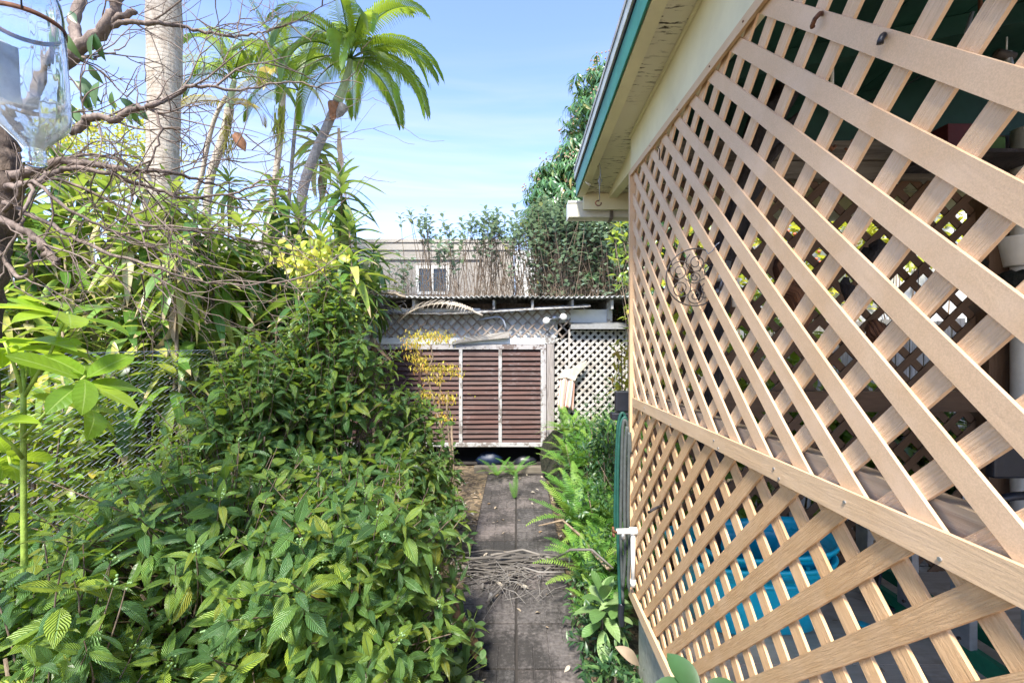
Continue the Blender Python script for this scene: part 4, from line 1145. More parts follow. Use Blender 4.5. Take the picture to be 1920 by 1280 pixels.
# ------------------------------------------------------------------ shed
YS = 6.7
def sx(px): return XX(px, YS)
def sz(py): return ZZ(py, YS)
def build_shed():
    root = empty('garden_shed', (sx(960), YS, 0), 'weathered shed with red brown louvred doors closing the end of the path', 'shed')
    def bx(x0, x1, y0, y1, d0, d1, name, mat, bev=0.0, parent=root):
        mb = MB(); mb.box((sx(x0), YS + d0, sz(y1)), (sx(x1), YS + d1, sz(y0)))
        return mb.build(name, mat, parent, bevel=bev)
    # dark shell: shade inside the shed put into the wall colour
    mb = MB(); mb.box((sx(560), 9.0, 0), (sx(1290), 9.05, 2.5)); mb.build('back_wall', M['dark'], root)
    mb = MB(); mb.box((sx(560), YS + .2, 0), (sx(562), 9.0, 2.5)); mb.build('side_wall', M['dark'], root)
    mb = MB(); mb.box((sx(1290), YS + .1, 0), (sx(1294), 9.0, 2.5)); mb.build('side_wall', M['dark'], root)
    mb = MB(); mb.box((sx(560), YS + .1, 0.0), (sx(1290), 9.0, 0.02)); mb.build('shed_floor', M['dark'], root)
    bx(600, 1022, 655, 842, .09, .11, 'louvre_shade_panel', M['dark'])  # dark sheet standing in for the shade behind the louvres
    # door frames
    edges = [640, 716, 788, 864, 938, 1017]
    bx(632, 1024, 646, 655, -.02, .05, 'door_head', M['peeldark'], .004)
    bx(632, 1024, 829, 837, -.02, .05, 'door_sill', M['peel'], .004)
    for i, e in enumerate(edges):
        w = 3.2 if i != 2 and i != 1 else 3.0
        bx(e - w, e + w, 655.2, 828.8, -.02, .04, 'door_stile', M['peel'] if i > 2 else M['louvre'], .004)
    bx(1018.5, 1024, 655.2, 838, -.022, .045, 'door_stile', M['peeldark'], .004)
    for i in range(5):
        a, b = edges[i] + 3.4, edges[i + 1] - 3.4
        panel = None
        n = 19
        for k in range(n):
            y = 656.5 + (k + .5) * (829 - 656.5) / n
            mb = MB()
            xa, xb = sx(a), sx(b); z = sz(y) + U(-.004, .004); h = 0.044; q1, q2 = U(-.006, .006), U(-.004, .004)
            mb.add([(xa, YS - .012 + q2, z - h), (xb, YS - .012, z - h + q1), (xb, YS + .03, z + h * .9), (xa, YS + .03, z + h * .9),
                    (xa, YS - .004, z - h - .004), (xb, YS - .004, z - h - .004), (xb, YS + .038, z + h * .86), (xa, YS + .038, z + h * .86)],
                   [(0,1,2,3),(7,6,5,4),(0,4,5,1),(1,5,6,2),(2,6,7,3),(3,7,4,0)], [(0,0)]*8)
            mb.build('louvre_slat', M['louvre'], root)
    # post
    bx(1025, 1038.5, 645, 845, -.03, .08, 'post', M['postgrey'], .005)
    bx(1022, 1040, 628, 644.6, -.02, .07, 'post_block', M['peel'], .004)
    bx(560, 1022, 633, 645, .0, .06, 'pale_lintel', M['shedwhite'], .004)
    # upper lattice strip over pale panels
    bx(560, 1046, 580, 632.6, .075, .09, 'pale_panel', M['shedwhite'])
    reg = [(sx(640), sz(634)), (sx(1070), sz(634)), (sx(1070), sz(578)), (sx(640), sz(590))]
    t3 = lambda u, v, t: (u, YS + t, v)
    slats(root, t3, reg, 1, 0.03, 0.155, 0.036, .0, .012, M['slatbrown'], jit=.012)
    slats(root, t3, reg, -1, 0.06, 0.155, 0.036, .014, .026, M['slatbrown'], jit=.012)
    # rounded end of the strip: lower bit
    # slanted trim boards
    mb = MB(); mb.beam((sx(600), YS - .05, sz(587)), (sx(834), YS - .05, sz(587.5)), .10, .012, (0.0, -.25, 1)); mb.build('trim_board', M['peel'], root)
    mb = MB(); mb.beam((sx(822), YS - .07, sz(589)), (sx(1104), YS - .10, sz(573.5)), .14, .014, (0.0, -.3, 1)); mb.build('trim_board', M['peel'], root)
    bx(600, 900, 578, 585, -.0, .03, 'pale_board', M['shedwhite'])
    bx(655, 1060, 566, 577, .32, .34, 'brown_fascia', M['bark_old'])
    # rafters
    for px in (717, 785, 855, 926.5, 998, 1072, 1145):
        mb = MB(); w = .045 if px < 900 else .035
        lean = .05 if px < 900 else 0.0
        z0, z1 = sz(581), sz(562.5)
        mb.beam((sx(px) - lean, YS - .12, (z0 + z1) / 2), (sx(px) + lean * 3, YS + 2.3, (z0 + z1) / 2 + .1), w, z1 - z0 - .008)
        mb.build('rafter', M['peel'], root, bevel=.004)
    # corrugated sheets
    for i in range(5):
        xa = sx(688) + i * 0.93; xb = xa + 0.97
        n = 60; vs = []; fs = []
        for j, Y in enumerate((YS - .22, YS + 1.0, YS + 2.4)):
            for k in range(n + 1):
                x = xa + (xb - xa) * k / n
                z = sz(560) + .016 * math.sin((x) * 2 * math.pi / .076) + j * .05 + (.008 if i % 2 else 0) + .012 * math.sin(x * 2.1 + i)
                vs.append((x, Y + (0.02 * math.sin(x * 5) if j == 0 else 0), z))
        top = [(v[0], v[1], v[2] + .007) for v in vs]
        N = len(vs); vs += top; m = n + 1
        for j in range(2):
            for k in range(n):
                a = j * m + k
                fs.append((a, a + m, a + m + 1, a + 1)); fs.append((N + a, N + a + 1, N + a + m + 1, N + a + m))
        for k in range(n): fs.append((k, k + 1, N + k + 1, N + k))
        mb = MB(); mb.add(vs, fs); mb.build('roof_sheet', M['corr'], root, True)
    # right bay: pale box, awning, lattice panels
    bx(1040, 1143, 579, 604, .10, .5, 'pale_box', M['shedwhite'], .005)
    bx(1140, 1150, 566, 604, .06, .12, 'post_stub', M['peel'], .004)
    mb = MB()
    z0, z1 = sz(617), sz(604)
    mb.add([(sx(1068), YS - .12, z0), (sx(1168), YS - .12, z0), (sx(1182), YS - .02, z0 + .02), (sx(1182), YS + .3, z0 + .05), (sx(1068), YS + .3, z0 + .05),
            (sx(1072), YS + .05, z1), (sx(1160), YS + .05, z1), (sx(1176), YS + .12, z1), (sx(1176), YS + .3, z1), (sx(1072), YS + .3, z1)],
           [(0,1,6,5), (1,2,7,6), (2,3,8,7), (5,6,7,8,9), (4,3,2,1,0), (0,5,9,4), (3,4,9,8)])
    mb.build('awning', M['metal'], root)
    for (a, b, y0, y1, d) in ((1039.5, 1066, 634, 900, .03), (1068, 1153, 619, 900, .0), (1156, 1174, 619, 900, .02)):
        reg = [(sx(a), sz(y1)), (sx(b), sz(y1)), (sx(b), sz(y0)), (sx(a), sz(y0))]
        slats(root, t3, reg, 1, 0.01, 0.118, 0.052, d, d + .01, M['slatwhite'])
        slats(root, t3, reg, -1, 0.05, 0.118, 0.052, d + .012, d + .022, M['slatwhite'])
    for px in (1067, 1154.5, 1175):
        bx(px - 1.3, px + 1.3, 618, 860, -.005, .04, 'lattice_batten', M['slatwhite'])
    bx(1176.5, 1184, 606, 800, .0, .1, 'corner_post', M['dark'])
    # lamp
    lam = empty('floodlight', (sx(1040), YS - .1, sz(598)), 'twin white floodlights on the lattice beneath the shed eave', 'lamp')
    for (px, py, s) in ((1023, 602, -1), (1055, 595, 1)):
        mb = MB(); c = Vector((sx(px), YS - .14, sz(py)))
        Mx = Matrix.Rotation(R(78), 4, 'X') @ Matrix.Rotation(R(15 * s), 4, 'Y')
        mb.lathe([(.001, .025), (.03, .022), (.05, .01), (.056, 0), (.05, -.02), (.02, -.07), (.018, -.1), (.001, -.1)], 20, c, Mx); mb.build('lamp_head', M['bulb'], lam, True)
        mb = MB(); mb.tube([c + Vector((0, .06, 0)), (sx(1040), YS - .03, sz(596))], .012, 8); mb.build('arm', M['metal'], lam, True)
    mb = MB(); mb.tube([(sx(1040), YS - .06, sz(596)), (sx(1040), YS - .005, sz(596))], .045, 14); mb.build('base', M['metal'], lam, True)
    # bent pipe, plank
    mb = MB(); Y = YS - .05
    q = [(898, 600), (915, 597), (930, 594), (938, 595), (944, 601), (948, 611), (949, 621)]
    mb.tube([(sx(a), Y, sz(b)) for a, b in q], .017, 10)
    tag(mb.build('bent_pipe', M['galv'], None, True), 'bent grey metal pipe hooked on the shed lattice', 'pipe')
    mb = MB()
    mb.add([(sx(848), Y - .02, sz(644)), (sx(955), Y - .02, sz(633)), (sx(954), Y - .02, sz(621)), (sx(872), Y - .02, sz(633)), (sx(850), Y - .02, sz(640)),
            (sx(848), Y + .02, sz(644)), (sx(955), Y + .02, sz(633)), (sx(954), Y + .02, sz(621)), (sx(872), Y + .02, sz(633)), (sx(850), Y + .02, sz(640))],
           [(0,1,2,3,4), (9,8,7,6,5), (0,5,6,1), (1,6,7,2), (2,7,8,3), (3,8,9,4), (4,9,5,0)], [(x, 0) for x in range(10)])
    tag(mb.build('loose_plank', M['plank']), 'splintered grey plank leaning over the louvred door lintel', 'plank')
    # cloth
    cl = empty('hanging_cloth', (sx(1070), YS - .12, sz(700)), 'coral and white striped cloth knotted and hanging beside the shed post', 'cloth')
    n, m = 22, 12; vs = []; uv = []; fs = []
    for j in range(m + 1):
        t = j / m
        for k in range(n + 1):
            u = k / n
            x = sx(1046 + (1 - t) * 3 - 2 * t) + (sx(1074) - sx(1046)) * u * (1 + .05 * t)
            yb = 703 + (762 - 703) * t + (4 * math.sin(u * 7) + 5 * u) * t
            vs.append((x, YS - .12 + .03 * math.sin(u * 14 + t * 1.2) * (.4 + t), sz(yb))); uv.append((u + .15 * t * math.sin(u * 3), t))
    for j in range(m):
        for k in range(n):
            a = j * (n + 1) + k; fs.append((a, a + 1, a + n + 2, a + n + 1))
    mb = MB(); mb.add(vs, fs, uv); o = mb.build('hanging_part', M['cloth'], cl, True); s_ = o.modifiers.new('s', 'SOLIDIFY'); s_.thickness = .006
    mb = MB()
    q = [(1046, 708), (1053, 694), (1068, 690), (1082, 684), (1098, 675), (1092, 690), (1080, 702), (1076, 712), (1060, 706)]
    n = len(q)
    mb.add([(sx(a), YS - .13 - .02 * math.sin(i), sz(b)) for i, (a, b) in enumerate(q)] + [(sx(a), YS - .10 - .02 * math.sin(i), sz(b)) for i, (a, b) in enumerate(q)],
           [tuple(range(n)), tuple(range(2*n-1, n-1, -1))] + [(i, (i+1) % n, n + (i+1) % n, n + i) for i in range(n)])
    mb.build('knotted_part', M['cloth2'], cl)
    # bags under the shed doors
    for (px, py, r, lab, mt) in ((918, 862, .17, 'crumpled dark blue bag under the shed doors, left', M['bluetarp']), (985, 866, .15, 'crumpled black bag under the shed doors, right', M['black'])):
        mb = MB(); mb.ball(P(px, py, YS + .15), r, 16, 10, (1.2, .7, .75), .12); o = mb.build('crumpled_bag', mt, None, True); tag(o, lab, 'bag')
build_shed()

# ------------------------------------------------------------------ house behind, white wall, porch surroundings
def build_house():
    Y = 13.0
    root = empty('flat_roof_house', (XX(700, Y), Y, 0), 'taupe flat roofed house with one white framed window behind the shed', 'house')
    x0, x1 = XX(300, Y), XX(963, Y); zt = ZZ(455, Y)
    wx0, wx1, wz0, wz1 = XX(780, Y), XX(842, Y), ZZ(552, Y), ZZ(498, Y)
    def bx(a, b, c, d, z0, z1, name, mat, p=root, bev=0):
        mb = MB(); mb.box((a, c, z0), (b, d, z1)); return mb.build(name, mat, p, bevel=bev)
    bx(x0, wx0, Y, Y + .3, 0, zt, 'wall', M['houseg']); bx(wx1, x1, Y, Y + .3, 0, zt, 'wall', M['houseg'])
    bx(wx0, wx1, Y, Y + .3, 0, wz0, 'wall', M['houseg']); bx(wx0, wx1, Y, Y + .3, wz1, zt, 'wall', M['houseg'])
    bx(x0, x1, Y + .3, Y + 7, 0, zt - .3, 'rear_block', M['houseg'])
    bx(x0 - .05, x1 + .06, Y - .06, Y + .35, zt + .002, zt + .10, 'coping', M['houset'])
    bx(x0 - .03, x1 + .03, Y - .03, Y - .002, zt - .22, zt - .001, 'fascia_band', M['houset'])
    bx(XX(720, Y), XX(905, Y), Y - .05, Y - .003, ZZ(484, Y) - .05, ZZ(482, Y), 'moulding', M['houset'])
    w = bx(wx0, wx1, Y + .04, Y + .06, wz0, wz1, 'window', M['windowglass'])
    fw = .09
    for (a, b, c, d) in ((wx0, wx0 + fw, wz0, wz1), (wx1 - fw, wx1, wz0, wz1), (wx0 + fw, wx1 - fw, wz0, wz0 + fw), (wx0 + fw, wx1 - fw, wz1 - fw, wz1), ((wx0 + wx1) / 2 - .03, (wx0 + wx1) / 2 + .03, wz0 + fw, wz1 - fw)):
        mb = MB(); mb.box((a, Y - .02, c), (b, Y + .035, d)); mb.build('window_frame', M['white'], w)
    Y2 = 17
    mb = MB(); mb.box((XX(966, Y2), Y2, 0), (XX(1130, Y2), Y2 + .3, ZZ(470, Y2)))
    tag(mb.build('white_house_wall', M['whitewall']), 'bright white building wall glimpsed through the bushes beyond the shed', 'building')
    # beyond the porch end screen
    Y3 = 5.6
    nb = empty('neighbour_house', (4.0, 4.6, 0), 'white neighbouring house seen through the porch end screen', 'building')
    mb = MB(); mb.box((3.9, 5.2, 0), (11, 11.5, 5.0)); mb.build('wall', M['whitewall'], nb)  # wall glimpsed is real; height and bulk shaped to block the sun
    mb = MB(); mb.box((3.7, 5.0, 5.002), (11.2, 11.7, 5.15)); mb.build('roof', M['houset'], nb)
    fe = empty('paling_fence', (XX(1500, 4.2), 4.2, 0), 'grey upright paling fence seen through the porch end screen', 'fence')
    for i in range(22):
        x = 2.3 + i * .135
        mb = MB(); h = ZZ(600, 4.2) + U(-.02, .02); mb.box((x, 4.2, 0), (x + .12, 4.222, h)); mb.build('paling', M['paling'], fe)
    mb = MB(); mb.box((2.2, 4.225, 1.75), (5.3, 4.27, 1.84)); mb.build('fence_rail', M['paling'], fe)
build_house()

# ------------------------------------------------------------------ vegetation
ORD = ['first', 'second', 'third', 'fourth', 'fifth', 'sixth', 'seventh', 'eighth', 'ninth', 'tenth', 'eleventh']
def proj(p):
    d = max(p[1], .05)
    return CX + p[0] / d * F, CY - (p[2] - HC) / d * F

T_coffee = [leaf_tpl(1, .38, 6, .14, .30, .46, 1.0, .004), leaf_tpl(1, .34, 6, .22, .50, .5, 1.0, .006), leaf_tpl(1, .40, 6, .10, .15, .48, 1.0, .008, twist=.3), leaf_tpl(1, .33, 6, .18, .75, .45, 1.0, .006, twist=-.25),
            leaf_tpl(1, .44, 6, .05, .35, .42, .9, .014, twist=.5), leaf_tpl(1, .28, 6, .30, .9, .5, 1.1, .004), leaf_tpl(1, .36, 6, .08, -.15, .48, 1.0, .012, twist=-.4)]
T_strap = [leaf_tpl(1, .22, 9, .10, 1.0, .42, .8, .010, .0), leaf_tpl(1, .20, 9, .14, .6, .40, .8, .014, .0, .4), leaf_tpl(1, .24, 9, .08, 1.5, .45, .8, .012, .0, -.4), leaf_tpl(1, .20, 9, .16, .25, .40, .8, .008, .0)]
T_seed = [leaf_tpl(1, .46, 9, .12, .35, .60, .7, .010, .06), leaf_tpl(1, .42, 9, .10, .15, .62, .7, .012, .06, .2), leaf_tpl(1, .50, 9, .16, .55, .58, .7, .01, .06)]
T_lance = [leaf_tpl(1, .24, 4, .12, .5, .45), leaf_tpl(1, .22, 4, .16, .9, .4), leaf_tpl(1, .26, 4, .1, .2, .5)]
T_round = [leaf_tpl(1, .62, 5, .10, .2, .48, .65), leaf_tpl(1, .68, 5, .16, .4, .45, .65)]
T_small = [leaf_tpl(1, .30, 3, .1, .3, .45), leaf_tpl(1, .34, 3, .15, .6, .45)]
T_garden = [leaf_tpl(1, .42, 5, .12, .35, .45), leaf_tpl(1, .36, 5, .16, .7, .45), leaf_tpl(1, .45, 5, .1, .15, .5)]

def shoot(L, base, tip, up_dir, n_pairs, size, stems, r=.004, spread=1.0, droop=0.25, span=.28, whorl=2, flowers=None, smallest=.55):
    """a stem from base to tip with opposite leaf pairs along its last stretch"""
    base = np.array(base, float); tip = np.array(tip, float)
    mid = (base + tip) / 2 + rng.normal(0, .04, 3)
    pts = [base, mid, tip]
    fine = [(1-t)**2 * base + 2*t*(1-t) * mid + t*t * tip for t in np.linspace(0, 1, 6)]
    if stems is not None: stems.tube(fine, [r * 1.7, r * 1.5, r * 1.3, r * 1.1, r * .9, r * .6], 4, False)
    d = unit(up_dir)
    ang = U(0, 6.28)
    a0 = unit(np.cross(d, (0.3, 0.2, 1.0) if abs(d[2]) < .9 else (1, 0, 0))); b0 = np.cross(d, a0)
    for i in range(n_pairs):
        t = i / max(1, n_pairs - 1)            # 0 tip .. 1 lower
        p = tip - d * span * t + (fine[-2] - tip) * 0.0
        el = 0.95 - 1.0 * t * .75              # steep at the tip, flat lower
        s = size * (smallest + (1 - smallest) * min(1, t * 2.2)) * U(.85, 1.12)
        for w in range(whorl):
            a = ang + i * 1.57 + w * 2 * math.pi / whorl + U(-.25, .25)
            out = math.cos(a) * a0 + math.sin(a) * b0
            ld = unit(out * spread * (1 + t * .3) + d * el + np.array((0, 0, -droop * (0.3 + t))) + rng.normal(0, .08, 3))
            L.add(p + out * .004, rot_to(ld, d + rng.normal(0, .15, 3)), s)
    if flowers is not None and U() < .16:
        for q in range(7):
            flowers.ball(tip + d * .012 + rng.normal(0, .010, 3), U(.003, .0055), 5, 4)

def build_coffee():
    def bush(loc, ell, label, n, size, seedn, base_spread=.25, minz=-.35, front_bias=True, parts=300, taper=0.0):
        root = empty('broadleaf_shrub', loc, label, 'shrub', 'glossy dark leaved shrubs left of the path')
        L = Leaves(T_coffee, M['coffee']); stems = MB(); fl = MB()
        cx, cy, cz, rx, ry, rz = ell
        for i in range(n):
            d = rdir(minz, 1)
            if front_bias and d[1] > .35 and U() < .6: d[1] *= -1
            rr = U(.5, 1.0) ** .4 if i % 3 else U(.35, .85)
            tz = max(0, d[2])
            tp = 1 - taper * tz
            lump = 1 + .13 * math.sin(d[0] * 5 + seedn) * math.sin(d[1] * 4 + d[2] * 6 + seedn) + U(-.05, .07)
            p = np.array((cx + d[0] * rx * rr * lump * tp, cy + d[1] * ry * rr * lump * tp, cz + d[2] * rz * rr * lump))
            if p[2] < .12: p[2] = U(.12, .4)
            b = np.array((loc[0] + (p[0] - loc[0]) * U(.1, base_spread + .35), loc[1] + (p[1] - loc[1]) * U(.1, base_spread + .35), max(.02, p[2] - U(.25, .6))))
            ud = unit(np.array((d[0] * .55, d[1] * .55, .75)) + rng.normal(0, .18, 3))
            shoot(L, b, p, ud, int(rng.integers(4, 6)), size * U(.65, 1.2), stems, .0032, 1.0, .42, U(.14, .24), flowers=fl)
        # main stems
        for i in range(9):
            a = U(0, 6.28); q = U(.2, .7)
            stems.tube([np.array((loc[0] + U(-.12, .12), loc[1] + U(-.12, .12), 0)), np.array((loc[0] + math.cos(a) * rx * q * .5, loc[1] + math.sin(a) * ry * q * .5, cz * .6)), np.array((cx + math.cos(a) * rx * q, cy + math.sin(a) * ry * q, cz + rz * .35))], [.014, .010, .005], 6)
        L.finish(root, parts)
        stems.build('stems', M['twig'], root, True, 'stuff')
        fl.build('bud_clusters', M['flower'], root, True, 'stuff')
    bush((-1.60, 2.35, 0), (-1.62, 2.25, .52, 1.15, .88, .83), 'low spreading dark green shrub filling the lower left foreground', 430, .135, 1)
    bush((-.88, 2.35, 0), (-.84, 2.35, .56, .60, .90, .82), 'mound of glossy ribbed leaves overhanging the left side of the path', 330, .135, 2)
    bush((-1.50, 3.5, 0), (-1.48, 3.5, 1.15, .78, .55, 1.42), 'tallest glossy leaved shrub rising to a point left of the shed', 400, .135, 3, taper=.55)
    bush((-.80, 3.9, 0), (-.92, 3.9, .62, .52, .50, .82), 'slimmer glossy shrub standing between the tall one and the path', 190, .13, 4, taper=.3)
    bush((-1.85, 3.05, 0), (-1.85, 3.05, .95, .72, .50, .98), 'rounded glossy shrub linking the foreground shrub to the tallest one', 260, .135, 6, taper=.3)
    bush((-1.62, 1.5, 0), (-1.62, 1.50, .70, .36, .22, .52), 'leafy shoots at the bottom left corner hiding the sapling stem', 80, .13, 7)
    bush((-2.55, 3.3, 0), (-2.5, 3.2, .50, .65, .55, .75), 'low glossy shrub against the foot of the chain link fence', 150, .13, 5, taper=.2)
build_coffee()

def build_seedling():
    Y = 1.62
    root = empty('umbrella_seedling', P(42, 1100, Y), 'bright yellow green sapling with large sunlit leaves at the left edge', 'sapling')
    root.location.z = 0
    L = Leaves(T_seed, M['seedling'])
    def st(q, r, nm='stem'):
        mb = MB(); mb.tube([P(a, b, Y + dy) for a, b, dy in q], r, 8); mb.build(nm, M['stem_green'], root, True)
    st([(44, 1560, .0), (46, 1100, 0), (44, 880, 0), (44, 740, 0), (42, 690, 0)], [.0105, .010, .009, .008, .006])
    arms = [((44, 745, 0), (95, 660, .02), (128, 585, .03), 9, .21), ((44, 740, 0), (25, 680, -.02), (8, 640, -.03), 8, .23),
            ((44, 820, 0), (90, 770, -.05), (160, 705, -.08), 8, .20), ((50, 830, 0), (110, 790, .05), (172, 765, .1), 6, .18),
            ((44, 860, 0), (20, 830, -.05), (-30, 790, -.1), 6, .18), ((40, 735, 0), (50, 700, .05), (48, 650, .1), 6, .19), ((44, 880, 0), (20, 870, .05), (15, 850, .1), 6, .15)]
    for a, b, c, n, s in arms:
        st([a, b, c], [.007, .005, .0045], 'branch')
        tip = np.array(P(c[0], c[1], Y + c[2])); d = unit(tip - np.array(P(b[0], b[1], Y + b[2])))
        d = unit(d + np.array((0, 0, .6)))
        a0 = unit(np.cross(d, (0.1, 1, 0.1))); b0 = np.cross(d, a0)
        for i in range(n):
            an = i * 2.4 + U(-.2, .2); out = math.cos(an) * a0 + math.sin(an) * b0
            ld = unit(out + d * U(-.05, .5) + np.array((0, 0, -.05)))
            L.add(tip - d * i * .006, rot_to(ld, d), s * U(.7, 1.15))
    L.finish(root)
build_seedling()

def dracaena(px, py, Y, label, mat, n, Ls, group=None, cane=True, name='dracaena', skirt=0.45, dead=True, ground=True, lean=0.0, parts=60, wide=1.0):
    c = np.array(P(px, py, Y))
    root = empty(name, (c[0] + lean, c[1], 0), label, 'plant', group)
    L = Leaves(T_strap, mat)
    H = skirt
    for i in range(n):
        t = i / n                     # 0 top
        a = i * 2.399 + U(-.2, .2)
        out = np.array((math.cos(a), math.sin(a), 0))
        el = 1.35 - 2.1 * t ** .8 + U(-.15, .15)
        ld = unit(out * math.cos(el) + np.array((0, 0, math.sin(el))))
        s = Ls * (0.55 + .45 * min(1, t * 4)) * U(.8, 1.15)
        L.add(c + np.array((0, 0, .12 - H * t)) + out * .01, rot_to(ld, (out[0] * -.2, out[1] * -.2, 1) if el < 1.2 else -out), s * wide)
    L.finish(root, parts)
    base = np.array((c[0] + lean, c[1], 0.0))
    mb = MB(); top = c + np.array((0, 0, .1))
    mid = (base + top) / 2 + np.array((U(-.08, .08), U(-.05, .05), 0))
    mb.tube([(1-t)**2 * base + 2*t*(1-t) * mid + t*t * top for t in np.linspace(0, 1, 7)], [.024, .022, .02, .02, .018, .016, .01], 7)
    mb.build('cane', M['cane'], root, True)
    if dead:
        D = Leaves(T_strap, M['deadleaf'])
        for i in range(6):
            a = U(0, 6.28); out = np.array((math.cos(a), math.sin(a), 0))
            D.add(c + np.array((0, 0, -H - U(0, .15))), rot_to(unit(out * .25 + np.array((0, 0, -1))), out), Ls * U(.5, .9))
        D.finish(root, 0, 'dead_skirt')

def build_thicket():
    G = 'dracaenas crowding behind the chain link fence'
    lab = 'dracaena with long arching strap leaves crowded behind the chain link fence'
    rs = np.random.default_rng(11)
    k = 0
    for row, (py, Ya, n) in enumerate(((318, 6.2, 6), (372, 5.6, 7), (430, 5.2, 7), (492, 4.8, 7), (560, 4.6, 7), (628, 4.5, 7), (700, 4.3, 5))):
        for i in range(n):
            px = -60 + (i + .5) * 560 / n + rs.uniform(-28, 28)
            Y = Ya + rs.uniform(-.4, .4)
            if XX(px, Y) > -3.42: Y = (px - CX) and 3.5 / max(1, (CX - px)) * F
            if Y > 7.8: continue
            if px > 380 and py < 400: continue
            tier = ('highest', 'second highest', 'third highest', 'middle', 'third lowest', 'second lowest', 'lowest')[row]
            lab = ORD[i] + ' dracaena from the left in the ' + tier + ' tier behind the chain link fence'
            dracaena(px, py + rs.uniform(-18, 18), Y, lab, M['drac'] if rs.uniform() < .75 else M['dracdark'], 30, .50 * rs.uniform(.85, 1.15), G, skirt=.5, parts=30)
            k += 1
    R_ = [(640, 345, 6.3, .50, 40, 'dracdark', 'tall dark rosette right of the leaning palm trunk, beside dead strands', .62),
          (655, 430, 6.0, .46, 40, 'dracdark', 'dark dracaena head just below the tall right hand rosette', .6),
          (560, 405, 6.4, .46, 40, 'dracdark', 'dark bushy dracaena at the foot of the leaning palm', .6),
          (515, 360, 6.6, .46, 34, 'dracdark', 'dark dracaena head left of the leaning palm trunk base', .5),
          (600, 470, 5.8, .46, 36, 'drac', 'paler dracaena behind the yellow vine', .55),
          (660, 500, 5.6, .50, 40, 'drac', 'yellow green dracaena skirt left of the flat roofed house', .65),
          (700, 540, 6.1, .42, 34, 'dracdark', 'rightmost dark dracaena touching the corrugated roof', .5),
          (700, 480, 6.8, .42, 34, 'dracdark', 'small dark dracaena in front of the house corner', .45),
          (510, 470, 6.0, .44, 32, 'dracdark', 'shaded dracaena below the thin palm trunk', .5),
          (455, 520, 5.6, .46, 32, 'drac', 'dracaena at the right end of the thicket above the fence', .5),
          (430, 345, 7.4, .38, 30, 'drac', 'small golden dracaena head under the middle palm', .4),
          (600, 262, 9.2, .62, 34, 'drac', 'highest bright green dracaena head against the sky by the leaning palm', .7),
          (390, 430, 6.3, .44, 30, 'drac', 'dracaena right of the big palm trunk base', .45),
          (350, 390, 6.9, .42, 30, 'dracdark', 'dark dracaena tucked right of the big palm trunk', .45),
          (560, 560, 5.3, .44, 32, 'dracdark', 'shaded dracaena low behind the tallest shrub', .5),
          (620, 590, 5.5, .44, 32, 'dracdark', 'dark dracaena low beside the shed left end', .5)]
    for px, py, Y, Ls, n, m, lb, sk in R_:
        dracaena(px, py, Y, lb, M[m], n, Ls, None, skirt=sk, parts=44)
build_thicket()

# ---- palms
def frond_mesh(name, mat, base, d0, length, droop, n=46, ll=.5, lw=.030, side=None, hang=.5, rach=.012):
    """one arching frond in world space; returns arrays for a part"""
    base = np.array(base, float); d = unit(d0); pts = [base]; dirs = [d]
    steps = 16
    for i in range(steps):
        d = unit(d + np.array((0, 0, -droop / steps * (0.6 + 1.2 * i / steps))))
        pts.append(pts[-1] + d * length / steps); dirs.append(d)
    mb = MB(); mb.tube(pts, [rach * (1.4 - 1.2 * i / steps) for i in range(steps + 1)], 5, True)
    sidev = unit(np.cross(dirs[0], (0, 0, 1)) + 1e-6)
    for i in range(n):
        t = 0.10 + 0.90 * (i + .5) / n
        f = t * steps; k = min(int(f), steps - 1); fr = f - k
        p = pts[k] * (1 - fr) + pts[k + 1] * fr; dd = unit(dirs[k] * (1 - fr) + dirs[k + 1] * fr)
        s = unit(np.cross(dd, (0, 0, 1)))
        upv = np.cross(s, dd)
        l = ll * (math.sin(math.pi * min(1, .18 + t * .78)) ** .6) * U(.88, 1.08)
        for sg in (-1, 1):
            ld = unit(s * sg * (.85 - .35 * t) + dd * (.55 + .5 * t) + upv * .32)
            a = p; b = p + ld * l * .45; 
            ld2 = unit(ld + np.array((0, 0, -hang * .7))); c = b + ld2 * l * .33
            ld3 = unit(ld2 + np.array((0, 0, -hang * 1.1))); e = c + ld3 * l * .27
            w = unit(np.cross(ld, upv) ) * lw / 2
            w = unit(np.cross(ld, np.cross(ld, s * sg) + upv)) * lw / 2
            vs = [a - w * .5, a + w * .5, b - w, b + w, c - w * .8, c + w * .8, e - w * .1, e + w * .1]
            mb.add(vs, [(0,1,3,2), (2,3,5,4), (4,5,7,6)], [(0, 0), (1, 0), (0, .4), (1, .4), (0, .75), (1, .75), (0.4, 1), (.6, 1)])
    return mb

